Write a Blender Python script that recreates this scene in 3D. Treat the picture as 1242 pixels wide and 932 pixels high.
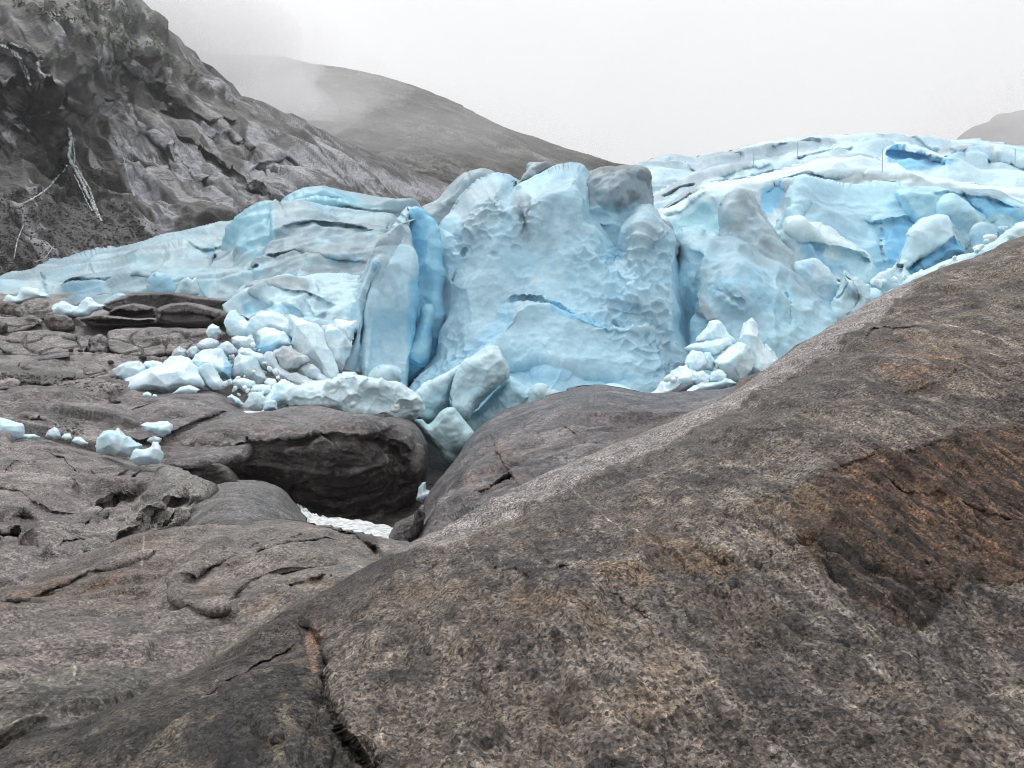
import bpy, math, random
import numpy as np
from mathutils import Vector
from mathutils.bvhtree import BVHTree
f32 = np.float32
# ------------------------------------------------------------------ camera, sky, sun, exposure
sc = bpy.context.scene
for o in list(bpy.data.objects): bpy.data.objects.remove(o)
F = 956.0                                   # focal length in photo pixels (1242 wide)
cam = bpy.data.cameras.new("camera"); cam_o = bpy.data.objects.new("camera", cam)
sc.collection.objects.link(cam_o); sc.camera = cam_o
cam.sensor_width = 36.0; cam.lens = 36.0 * F / 1242.0
cam.clip_start = 0.1; cam.clip_end = 20000.0
cam_o.location = (0, 0, 0); cam_o.rotation_euler = (math.radians(90), 0, 0)

SUN_EL, SUN_AZ = math.radians(60), math.radians(-38)      # azimuth clockwise from +Y (north)
w = bpy.data.worlds.new("World"); sc.world = w; w.use_nodes = True
nt = w.node_tree; nt.nodes.clear()
N = nt.nodes.new; L = nt.links.new
wo = N('ShaderNodeOutputWorld'); bg = N('ShaderNodeBackground'); bg.inputs['Strength'].default_value = 0.1
sky = N('ShaderNodeTexSky'); sky.sky_type = 'NISHITA'; sky.sun_disc = False
sky.sun_elevation = SUN_EL; sky.sun_rotation = SUN_AZ; sky.air_density = 1.5; sky.dust_density = 4.0
hs = N('ShaderNodeHueSaturation'); hs.inputs['Saturation'].default_value = 0.25; L(sky.outputs[0], hs.inputs['Color'])
tc = N('ShaderNodeTexCoord'); sx = N('ShaderNodeSeparateXYZ'); L(tc.outputs['Generated'], sx.inputs[0])
rmp = N('ShaderNodeValToRGB'); L(sx.outputs['Z'], rmp.inputs[0])       # overcast: zenith brighter than horizon
e = rmp.color_ramp.elements
e[0].position = 0.0; e[0].color = (9.3, 9.3, 9.4, 1)
e[1].position = 1.0; e[1].color = (19.0, 19.2, 19.8, 1)
m1 = rmp.color_ramp.elements.new(0.22); m1.color = (9.7, 9.7, 9.75, 1)
m2 = rmp.color_ramp.elements.new(0.5); m2.color = (11.8, 11.9, 12.1, 1)
cn = N('ShaderNodeTexNoise'); cn.inputs['Scale'].default_value = 2.2; cn.inputs['Detail'].default_value = 5
L(tc.outputs['Generated'], cn.inputs['Vector'])
mr = N('ShaderNodeMapRange'); mr.inputs['From Min'].default_value = 0.3; mr.inputs['From Max'].default_value = 0.7
mr.inputs['To Min'].default_value = 0.94; mr.inputs['To Max'].default_value = 1.03; L(cn.outputs['Fac'], mr.inputs['Value'])
vm = N('ShaderNodeVectorMath'); vm.operation = 'SCALE'; L(rmp.outputs['Color'], vm.inputs[0]); L(mr.outputs[0], vm.inputs['Scale'])
mx = N('ShaderNodeMix'); mx.data_type = 'RGBA'; mx.inputs['Factor'].default_value = 0.9
L(hs.outputs['Color'], mx.inputs['A']); L(vm.outputs[0], mx.inputs['B'])
L(mx.outputs['Result'], bg.inputs['Color']); L(bg.outputs[0], wo.inputs['Surface'])
sun = bpy.data.lights.new("sun", 'SUN'); sun.energy = 1.7; sun.angle = math.radians(22); sun.color = (1.0, 0.97, 0.93)
sun_o = bpy.data.objects.new("sun", sun); sc.collection.objects.link(sun_o)
_d = Vector((math.sin(SUN_AZ) * math.cos(SUN_EL), math.cos(SUN_AZ) * math.cos(SUN_EL), math.sin(SUN_EL)))
sun_o.rotation_euler = (-_d).to_track_quat('-Z', 'Y').to_euler()
sc.view_settings.view_transform = 'Standard'; sc.view_settings.look = 'None'
sc.view_settings.exposure = -0.12; sc.view_settings.gamma = 1.0; sc.view_settings.use_curve_mapping = False
sc.render.engine = 'CYCLES'
cy = sc.cycles
cy.max_bounces = 10; cy.diffuse_bounces = 6; cy.glossy_bounces = 3; cy.volume_bounces = 6
cy.transmission_bounces = 4; cy.use_denoising = True; cy.denoising_prefilter = 'FAST'; cy.denoising_input_passes = 'RGB_ALBEDO_NORMAL'
try: cy.denoiser = 'OPENIMAGEDENOISE'
except Exception: pass
cy.pixel_filter_type = 'BLACKMAN_HARRIS'; cy.filter_width = 1.15
cy.use_adaptive_sampling = True; cy.adaptive_threshold = 0.02

# ------------------------------------------------------------------ noise
_rs = np.random.RandomState(7)
_G = _rs.normal(size=(256, 3)); _G = (_G / np.linalg.norm(_G, axis=1)[:, None]).astype(f32)
def _hash(ix, iy, iz, seed):
    h = (ix.astype(np.uint32) * np.uint32(374761393) + iy.astype(np.uint32) * np.uint32(668265263)
         + iz.astype(np.uint32) * np.uint32(2246822519) + np.uint32((seed * 3266489917) & 0xffffffff))
    h = (h ^ (h >> np.uint32(13))) * np.uint32(1274126177)
    return h ^ (h >> np.uint32(16))
def perlin(p, seed=0):
    p = p.astype(np.float64); i = np.floor(p).astype(np.int64); f = (p - i).astype(f32)
    u = f * f * f * (f * (f * 6 - 15) + 10)
    out = np.zeros(len(p), f32)
    for dx in (0, 1):
        wx = u[:, 0] if dx else 1 - u[:, 0]
        for dy in (0, 1):
            wy = u[:, 1] if dy else 1 - u[:, 1]
            for dz in (0, 1):
                wz = u[:, 2] if dz else 1 - u[:, 2]
                g = _G[_hash(i[:, 0] + dx, i[:, 1] + dy, i[:, 2] + dz, seed) & np.uint32(255)]
                d = g[:, 0] * (f[:, 0] - dx) + g[:, 1] * (f[:, 1] - dy) + g[:, 2] * (f[:, 2] - dz)
                out += wx * wy * wz * d
    return out * 1.5
def fbm(p, seed=0, octv=5, gain=0.5, fs=None):
    a, s, t = 1.0, 1.0, 0
    for k in range(octv):
        g = 1.0 if fs is None else sstep(1.0 / (s * fs), 1.6, 4.0)      # drop what the mesh is too coarse to carry
        t = t + a * g * perlin(p * s, seed + k * 17); a *= gain; s *= 2.03
    return t
def ridged(p, seed=0, octv=5, gain=0.5, fs=None):
    a, s, t = 1.0, 1.0, 0
    for k in range(octv):
        g = 1.0 if fs is None else sstep(1.0 / (s * fs), 1.6, 4.0)
        t = t + a * g * (1 - 2 * np.abs(perlin(p * s, seed + k * 17))); a *= gain; s *= 2.03
    return t
def voro(p, seed=0):
    """F1, F2, vector to the cell point, three random numbers of the nearest cell"""
    i = np.floor(p).astype(np.int64); n = len(p)
    f1 = np.full(n, 9, f32); f2 = np.full(n, 9, f32); vec = np.zeros((n, 3), f32); rid = np.zeros((n, 3), f32)
    for dx in (-1, 0, 1):
        for dy in (-1, 0, 1):
            for dz in (-1, 0, 1):
                c = i + np.array([dx, dy, dz])
                r = np.stack([(_hash(c[:, 0], c[:, 1], c[:, 2], seed + k) & np.uint32(65535)).astype(f32) / 65535 for k in (0, 1, 2)], 1)
                v = (p - (c + 0.1 + 0.8 * r)).astype(f32); d = np.sqrt((v * v).sum(1))
                m = d < f1
                f2 = np.where(m, f1, np.minimum(f2, d)); f1 = np.where(m, d, f1)
                vec[m] = v[m]; rid[m] = r[m][:, [1, 2, 0]]
    return f1, f2, vec, rid * 2 - 1
def chip(p, seed=0):
    """shallow hollows meeting in sharp crests, like conchoidal fracture"""
    i = np.floor(p).astype(np.int64); best = np.full(len(p), 9, f32)
    for dx in (-1, 0, 1):
        for dy in (-1, 0, 1):
            for dz in (-1, 0, 1):
                c = i + np.array([dx, dy, dz])
                r = np.stack([(_hash(c[:, 0], c[:, 1], c[:, 2], seed + k) & np.uint32(65535)).astype(f32) / 65535 for k in (0, 1, 2)], 1)
                v = (p - (c + 0.15 + 0.7 * r)).astype(f32); t = r[:, [2, 0, 1]] * 2 - 1
                best = np.minimum(best, (v * v).sum(1) + 0.55 * (v * t).sum(1) + 0.25 * r[:, 1])
    return best - 0.25
def stretch(p, dirv, k):
    """shrink the coordinate along dirv by k: features grow k times longer that way"""
    d = np.array(dirv, float); d /= np.linalg.norm(d)
    return p - np.outer(p @ d, d) * (1 - 1.0 / k)
def sstep(x, a, b):
    t = np.clip((x - a) / (b - a), 0, 1); return t * t * (3 - 2 * t)

# ------------------------------------------------------------------ outlines
def smooth_closed(P, k=4):
    P = np.array(P, float); n = len(P); out = []
    for i in range(n):
        a, b, c, d = P[i - 1], P[i], P[(i + 1) % n], P[(i + 2) % n]
        for t in np.arange(k) / k:
            out.append(0.5 * (2 * b + (c - a) * t + (2 * a - 5 * b + 4 * c - d) * t * t + (3 * b - a - 3 * c + d) * t ** 3))
    return np.array(out)
def seg_dist(X, Y, P, closed):
    """distance, signed side (+ = right of the direction, below a left-to-right line), nearest point, arc fraction"""
    n = len(P); best = np.full(X.shape, 1e18); side = np.zeros(X.shape); nx = np.zeros(X.shape); ny = np.zeros(X.shape); arc = np.zeros(X.shape)
    m = n if closed else n - 1
    ln = [math.hypot(*(P[(i + 1) % n] - P[i])) for i in range(m)]; tot = sum(ln) + 1e-9; acc = 0
    for i in range(m):
        a = P[i]; b = P[(i + 1) % n]; dx, dy = b - a; l2 = dx * dx + dy * dy + 1e-12
        t = np.clip(((X - a[0]) * dx + (Y - a[1]) * dy) / l2, 0, 1)
        qx = a[0] + t * dx; qy = a[1] + t * dy; d = (X - qx) ** 2 + (Y - qy) ** 2
        s = dx * (Y - a[1]) - dy * (X - a[0]); k = d < best
        best = np.where(k, d, best); side = np.where(k, np.sign(s), side)
        nx = np.where(k, qx, nx); ny = np.where(k, qy, ny); arc = np.where(k, (acc + t * ln[i]) / tot, arc); acc += ln[i]
    return np.sqrt(best), side, nx, ny, arc
def inside(X, Y, P):
    r = np.zeros(X.shape, bool); n = len(P)
    for i in range(n):
        x1, y1 = P[i]; x2, y2 = P[(i + 1) % n]
        if y1 == y2: continue
        c = ((y1 > Y) != (y2 > Y)) & (X < (x2 - x1) * (Y - y1) / (y2 - y1) + x1); r ^= c
    return r
def rbf_inv(ctrl, X, Y):
    """interpolate 1/D (so planes stay planes) through control points"""
    c = np.array(ctrl, float); x = c[:, 0] / 300; y = c[:, 1] / 300; q = 1 / c[:, 2]; n = len(c)
    def k(r2): return 0.5 * r2 * np.log(r2 + 1e-9)
    if n < 3: return np.full(X.shape, q.mean())
    A = np.zeros((n + 3, n + 3)); r2 = (x[:, None] - x) ** 2 + (y[:, None] - y) ** 2
    A[:n, :n] = k(r2) + np.eye(n) * 1e-4; A[:n, n] = 1; A[:n, n + 1] = x; A[:n, n + 2] = y; A[n:, :n] = A[:n, n:].T
    s = np.linalg.lstsq(A, np.concatenate([q, [0, 0, 0]]), rcond=None)[0]
    out = s[n] + s[n + 1] * X / 300 + s[n + 2] * Y / 300
    for i in range(n): out = out + s[i] * k((X / 300 - x[i]) ** 2 + (Y / 300 - y[i]) ** 2)
    return out
def axis(a, b, step, lo, hi, coarse):
    """fine lines where the view is, coarse ones outside it"""
    parts = []
    if a < lo: parts.append(np.arange(a, min(lo, b), coarse))
    s, t = max(a, lo), min(b, hi)
    if t > s: parts.append(np.arange(s, t, step))
    if b > hi: parts.append(np.arange(max(a, hi), b, coarse))
    parts.append([b]); return np.unique(np.concatenate(parts))
def at(px, py, D): return Vector(((px - 621) / F * D, D, (466 - py) / F * D))

# ------------------------------------------------------------------ objects
C = sc.collection
def link_mesh(name, V, Q, mat, col=None, parent=None, smooth=True):
    V = np.asarray(V, float)
    lo, hi = V.min(0), V.max(0)
    base = Vector(((lo[0] + hi[0]) / 2, (lo[1] + hi[1]) / 2, lo[2]))
    if parent is not None: base = parent.location.copy()
    me = bpy.data.meshes.new(name); nf, k = Q.shape
    me.vertices.add(len(V)); me.vertices.foreach_set('co', (V - np.array(base)).astype(f32).ravel())
    me.loops.add(nf * k); me.loops.foreach_set('vertex_index', Q.astype(np.int32).ravel())
    me.polygons.add(nf); me.polygons.foreach_set('loop_start', np.arange(0, nf * k, k, dtype=np.int32))
    me.update(calc_edges=True); me.validate()
    me.polygons.foreach_set('use_smooth', np.full(len(me.polygons), smooth))
    if col is not None:
        a = me.color_attributes.new('col', 'FLOAT_COLOR', 'POINT')
        c = np.ones((len(V), 4), f32); c[:, :3] = col; a.data.foreach_set('color', c.ravel())
    me.materials.append(mat)
    o = bpy.data.objects.new(name, me); C.objects.link(o)
    if parent is not None: o.parent = parent
    else: o.location = base
    return o
def tag(o, label=None, cat=None, group=None, kind=None):
    if label: o['label'] = label
    if cat: o['category'] = cat
    if group: o['group'] = group
    if kind: o['kind'] = kind
    return o
def empty(name, loc):
    o = bpy.data.objects.new(name, None); o.empty_display_size = 0.5; o.location = loc; C.objects.link(o); return o

def displace(Pw, Nn, disp, seed, uv=None, sp=None):
    tot = np.zeros(len(Pw), f32)
    for j, d in enumerate(disp):
        kind, scale, amp = d[0], d[1], d[2]; opt = d[3] if len(d) > 3 else {}
        q = Pw.astype(np.float64); fs = None if sp is None else sp / scale; fw = 1.0 if sp is None else sstep(scale / sp, 5.0, 15.0)
        if 'dir' in opt: q = stretch(q, opt['dir'], opt.get('k', 4))
        q = q / scale + 13.7 * j + seed
        if opt.get('warp'):
            ww = opt['warp']; q = q + ww * np.stack([perlin(q * 0.7, 91), perlin(q * 0.7, 92), perlin(q * 0.7, 93)], 1)
        if kind == 'fbm': h = fbm(q, seed + j, opt.get('oct', 5), opt.get('gain', 0.5), fs)
        elif kind == 'ridge': h = ridged(q, seed + j, opt.get('oct', 5), opt.get('gain', 0.5), fs) - 1.0 * (fw if sp is not None else 1)
        elif kind == 'scallop':
            f1, f2, v, r = voro(q, seed + j); h = np.minimum(f1, 0.8) ** 2 * 1.6 - 0.4
            if 'mask' in opt: h = h * sstep(fbm(Pw / opt['mask'] + seed, 5, 2), -0.35, 0.25)
        elif kind == 'facet':                       # tilted plates with small ledges between them
            f1, f2, v, r = voro(q, seed + j); h = (v * r).sum(1) * 1.2 + 0.35 * r[:, 0]
            h = h * sstep(f2 - f1, 0.0, opt.get('soft', 0.12)) if opt.get('groove', True) else h
        elif kind == 'chip': h = chip(q, seed + j)
        elif kind == 'cracks':                      # thin grooves along the edges of cells
            f1, f2, v, r = voro(q, seed + j); h = -np.exp(-((f2 - f1) / opt.get('w', 0.05)) ** 2)
            if 'mask' in opt: h = h * sstep(fbm(Pw / opt['mask'] + seed, 5, 2), -0.1, 0.3)
        elif kind == 'terrace':
            t = fbm(q, seed + j, 3); n = opt.get('n', 5); h = (np.floor(t * n) + sstep(t * n - np.floor(t * n), 0.6, 1.0)) / n
        if kind in ('facet', 'cracks', 'terrace'): h = h * fw
        elif kind in ('scallop', 'chip') and sp is not None: h = h * sstep(scale / sp, 2.5, 7.0)
        if 'in' in opt:
            if uv is None: continue
            PP = smooth_closed(opt['in'], 3); dd, _, _, _, _ = seg_dist(uv[0], uv[1], PP, True); ii = inside(uv[0], uv[1], PP)
            h = h * sstep(np.where(ii, dd, -dd), -2, opt.get('edge', 10))
        tot += (amp * h).astype(f32)
    return tot

REG = {}
def piece(name, poly, D, mat,  T=None, w=None, step=1.25, tilt=0.0, feats=(), disp=(), base=(0.2, 0.2, 0.2), cols=(),
          label=None, cat=None, group=None, kind=None, parent=None, rough=0.0, sm=4, seed=0, back=1.0, uvwarp=0.0, power=2.0, key=None):
    """closed solid whose outline, distance and thickness are given: outline in photo pixels, distances in metres"""
    P = smooth_closed(poly, sm) if sm > 1 else np.array(poly, float)
    if rough > 0:
        q = np.column_stack([P / max(rough * 5, 3), np.zeros(len(P))]); Pn = P.copy()
        Pn[:, 0] += rough * perlin(q, seed + 5); Pn[:, 1] += rough * perlin(q, seed + 6); P = Pn
    mn, mxx = P.min(0), P.max(0); size = float(min(mxx - mn))
    if w is None: w = 0.45 * size
    step = min(step, max(size / 14, 0.45))
    xs = axis(mn[0] - step, mxx[0] + step, step, -40, 1282, 14); ys = axis(mn[1] - step, mxx[1] + step, step, -40, 972, 14)
    X, Y = np.meshgrid(xs, ys); shp = X.shape
    dist, _, nx, ny, _ = seg_dist(X, Y, P, True); ins = inside(X, Y, P)
    sd = np.where(ins, dist, 0.0)
    ctrl = D if isinstance(D, (list, tuple)) else None
    q0 = rbf_inv(ctrl, X, Y) if ctrl is not None else np.full(shp, 1.0 / D)
    D0 = 1.0 / np.maximum(q0, 1e-4)
    mscale = float(np.median(D0[ins]) / F) if ins.any() else float(np.median(D0) / F)
    D0 = D0 + tilt * (mxx[1] - Y) * mscale
    if T is None: T = 0.5 * size * mscale
    prof = np.power(np.clip(1 - np.power(1 - np.minimum(sd / w, 1), power), 0, 1), 1.0 / power)
    Dr = D0 + T                                      # rim distance
    Xw, Yw = X, Y
    if uvwarp > 0:
        qq = np.column_stack([X.ravel(), Y.ravel(), np.zeros(X.size)])
        Xw = X + uvwarp * (fbm(qq / (uvwarp * 8), seed + 31, 4).reshape(shp)); Yw = Y + uvwarp * (fbm(qq / (uvwarp * 8), seed + 32, 4).reshape(shp))
    G = np.zeros(shp)
    if feats:
        qw = np.column_stack([X.ravel(), Y.ravel(), np.zeros(X.size)])
        wob = fbm(qw / 7, seed + 61, 3).reshape(shp); wob2 = fbm(qw / 30, seed + 62, 2).reshape(shp); wob3 = perlin(qw / 150, seed + 63).reshape(shp)
    for f in feats:
        k = f[0]
        if k in ('crack', 'step', 'tent', 'ridge'):
            pts = np.array(f[1], float); pad = 160 if k != 'crack' else 30
            d, s, _, _, arc = seg_dist(Xw, Yw, pts, False)
            fade = np.minimum(1, arc / 0.1) * np.minimum(1, (1 - arc) / 0.1)
            if k == 'crack': G += f[3] * np.exp(-(d / (f[2] * np.clip(0.8 + wob, 0.3, 1.6))) ** 2) * fade * np.clip(0.8 + 1.2 * wob2, 0.0, 1.5)
            elif k == 'ridge': G -= f[3] * np.exp(-(d / f[2])) * fade
            elif k == 'step': G += f[2] * np.exp(-d / f[3]) * fade * sstep(d * s + 1.2 * wob, -1.6, 1.8) * np.clip(0.9 + (0.7 * wob2 if f[3] < 26 else 0.35 * wob3), 0.2, 1.4)
            else: G += mscale * d * np.where(s > 0, f[3], f[2])
        elif k == 'dome':
            _, cx, cyy, rx, ry, ang, amp = f; a = math.radians(ang)
            dx, dy = Xw - cx, Yw - cyy; u = (dx * math.cos(a) + dy * math.sin(a)) / rx; v = (-dx * math.sin(a) + dy * math.cos(a)) / ry
            G -= amp * np.clip(1 - u * u - v * v, 0, 1) ** 1.5
        elif k == 'area':                            # whole outlined patch nearer (amp<0) or farther, with a steep margin
            pp = smooth_closed(f[1], 3); d, _, _, _, _ = seg_dist(Xw, Yw, pp, True); ii = inside(Xw, Yw, pp)
            G += f[2] * sstep(np.where(ii, d, -d), -f[3], f[3])
    Df = D0 + T * (1 - prof) + G * np.minimum(1, prof * 1.3)
    outm = ~ins
    Xs = np.where(outm, nx, X); Ys = np.where(outm, ny, Y)
    def world(XX, YY, DD): return np.stack([(XX - 621) / F * DD, DD, (466 - YY) / F * DD], -1)
    Pw = world(X, Y, Df)
    Gs = G * np.minimum(1, prof * 1.3)
    for _ in range(10 if feats else 0):
        Gs = np.pad(Gs, 1, mode='edge'); Gs = (Gs[:-2, 1:-1] + Gs[2:, 1:-1] + Gs[1:-1, :-2] + Gs[1:-1, 2:] + Gs[1:-1, 1:-1]) / 5
    Ps = world(X, Y, D0 + T * (1 - prof) + Gs)
    gy = np.gradient(Ps, axis=0); gx = np.gradient(Ps, axis=1); Nn = np.cross(gx, gy)
    Nn /= np.linalg.norm(Nn, axis=2, keepdims=True) + 1e-12
    Nn = np.where((Nn * Pw).sum(2, keepdims=True) > 0, -Nn, Nn)
    sv = np.linalg.norm(np.gradient(world(X, Y, D0 + T * (1 - prof)), axis=0), axis=2) ; sv = np.maximum(sv, np.linalg.norm(np.gradient(world(X, Y, D0 + T * (1 - prof)), axis=1), axis=2))
    for _ in range(2):
        e_ = np.pad(sv, 1, mode='edge'); sv = np.maximum.reduce([e_[:-2, 1:-1], e_[2:, 1:-1], e_[1:-1, :-2], e_[1:-1, 2:], sv])
    for _ in range(3):
        e_ = np.pad(sv, 1, mode='edge'); sv = (e_[:-2, 1:-1] + e_[2:, 1:-1] + e_[1:-1, :-2] + e_[1:-1, 2:] + sv) / 5
    ox, oy = X - nx, -(Y - ny); ol = np.hypot(ox, oy) + 1e-9                      # the rim moves sideways, front and back alike
    Nn = np.where(outm[..., None], np.stack([ox / ol, np.zeros(shp), oy / ol], -1), Nn)
    # keep only quads touching the inside
    a = ins[:-1, :-1] | ins[1:, :-1] | ins[:-1, 1:] | ins[1:, 1:]
    idx = np.arange(X.size).reshape(shp)
    Qd = np.stack([idx[:-1, :-1][a], idx[1:, :-1][a], idx[1:, 1:][a], idx[:-1, 1:][a]], 1)
    used = np.unique(Qd); remap = np.full(X.size, -1); remap[used] = np.arange(len(used)); Qd = remap[Qd]
    Pr = world(Xs, Ys, np.where(outm, Dr, Df)).reshape(-1, 3)[used]; Nu = Nn.reshape(-1, 3)[used]
    def res(o_):                                     # a run of beds given as a line across the face
        if 'dpx' in o_:
            x0, y0, x1, y1 = o_['dpx']; dd = [1 / float(rbf_inv(ctrl, np.array([[a_]]), np.array([[b_]]))[0, 0]) if ctrl is not None else D for a_, b_ in ((x0, y0), (x1, y1))]
            o_ = dict(o_, dir=tuple(at(x1, y1, dd[1]) - at(x0, y0, dd[0])))
        return o_
    disp = [tuple(res(z) if isinstance(z, dict) else z for z in d_) for d_ in disp]; cols = [tuple(res(z) if isinstance(z, dict) else z for z in d_) for d_ in cols]
    h = displace(Pr, Nu, disp, seed, (Xw.ravel()[used], Yw.ravel()[used]), sv.ravel()[used]) if disp else np.zeros(len(Pr), f32)
    V = Pr + Nu * h[:, None] * 1.0
    ux = Xw.ravel()[used]; uy = Yw.ravel()[used]
    col = colour(Pr, ux, uy, base, cols, seed)
    # back: coarse, shares the rim line
    ks = max(2, int(round(max(3 * step, size / 40) / step))); xb = np.unique(np.append(xs[::ks], xs[-1])); yb = np.unique(np.append(ys[::ks], ys[-1]))
    Xb, Yb = np.meshgrid(xb, yb); db, _, bx, by, _ = seg_dist(Xb, Yb, P, True); ib = inside(Xb, Yb, P)
    sb = np.where(ib, db, 0); pb = np.sqrt(np.clip(1 - (1 - np.minimum(sb / w, 1)) ** 2, 0, 1))
    q1 = rbf_inv(ctrl, Xb, Yb) if ctrl is not None else np.full(Xb.shape, 1.0 / D)
    Db = 1 / np.maximum(q1, 1e-4) + tilt * (mxx[1] - Yb) * mscale + T + T * back * pb
    Wb = world(np.where(ib, Xb, bx), np.where(ib, Yb, by), Db)
    if disp:
        bl = np.hypot(Xb - bx, Yb - by) + 1e-9; No = np.stack([(Xb - bx) / bl, np.zeros(Xb.shape), -(Yb - by) / bl], -1)
        ro = ~ib; Wr = Wb[ro]; Wb[ro] = Wr + No[ro] * displace(Wr, None, disp, seed, None, sv[np.clip(np.searchsorted(ys, by[ro]), 0, len(ys) - 1), np.clip(np.searchsorted(xs, bx[ro]), 0, len(xs) - 1)])[:, None]
    ab = ib[:-1, :-1] | ib[1:, :-1] | ib[:-1, 1:] | ib[1:, 1:]
    ix = np.arange(Xb.size).reshape(Xb.shape)
    Qb = np.stack([ix[:-1, :-1][ab], ix[:-1, 1:][ab], ix[1:, 1:][ab], ix[1:, :-1][ab]], 1)
    ub = np.unique(Qb)
    if len(ub):
        rb = np.full(Xb.size, -1); rb[ub] = np.arange(len(ub)); Qb = rb[Qb] + len(V)
        Vb = Wb.reshape(-1, 3)[ub]; cb = np.tile(np.array(col.mean(0)), (len(Vb), 1))
        V = np.vstack([V, Vb]); Qd = np.vstack([Qd, Qb]); col = np.vstack([col, cb])
    o = link_mesh(name, V, Qd, mat, col, parent)
    tag(o, label, cat, group, kind)
    if key: REG[key] = o
    return o

def colour(Pw, ux, uy, base, cols, seed):
    """albedo of the surface: base colour plus patches; entries
       ('n', colour, scale_m, lo, hi, {dir,k,amt,type}) noise patches   ('p', colour, outline px, soft px, amt) a stain, bed, painted shade or sheen with its own outline
       ('l', colour, polyline px, width px, amt) a vein"""
    c = np.tile(np.array(base, f32), (len(Pw), 1))
    for j, e in enumerate(cols):
        tgt = np.array(e[1], f32)
        if e[0] == 'n':
            opt = e[5] if len(e) > 5 else {}; q = Pw.astype(float)
            if 'dir' in opt: q = stretch(q, opt['dir'], opt.get('k', 4))
            q = q / e[2] + 7.1 * j + seed
            v = (ridged(q, seed + 50 + j, 4) - 1) if opt.get('type') == 'ridge' else fbm(q, seed + 50 + j, 5, 0.55)
            m = sstep(v, e[3], e[4]) * opt.get('amt', 1.0)
            if 'in' in opt:
                P = smooth_closed(opt['in'], 3); d, _, _, _, _ = seg_dist(ux, uy, P, True); ii = inside(ux, uy, P)
                m = m * sstep(np.where(ii, d, -d), -opt.get('soft', 6), opt.get('soft', 6))
        elif e[0] == 'p':
            P = smooth_closed(e[2], 3); d, _, _, _, _ = seg_dist(ux, uy, P, True); ii = inside(ux, uy, P)
            sdd = np.where(ii, d, -d) + e[3] * 1.2 * fbm(np.column_stack([ux, uy, 0 * ux]) / (e[3] * 3 + 4), seed + 70 + j, 4)
            m = sstep(sdd, -e[3], e[3]) * e[4]
        else:
            d, s, _, _, arc = seg_dist(ux, uy, np.array(e[2], float), False); m = np.exp(-(d / e[3]) ** 2) * e[4]
            m = m * (0.55 + 0.45 * sstep(perlin(np.column_stack([ux, uy, 0 * ux]) / 9, seed + j), -0.3, 0.2))
        c = c * (1 - m[:, None]) + tgt * m[:, None]
    return np.clip(c, 0.005, 0.95)

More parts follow.
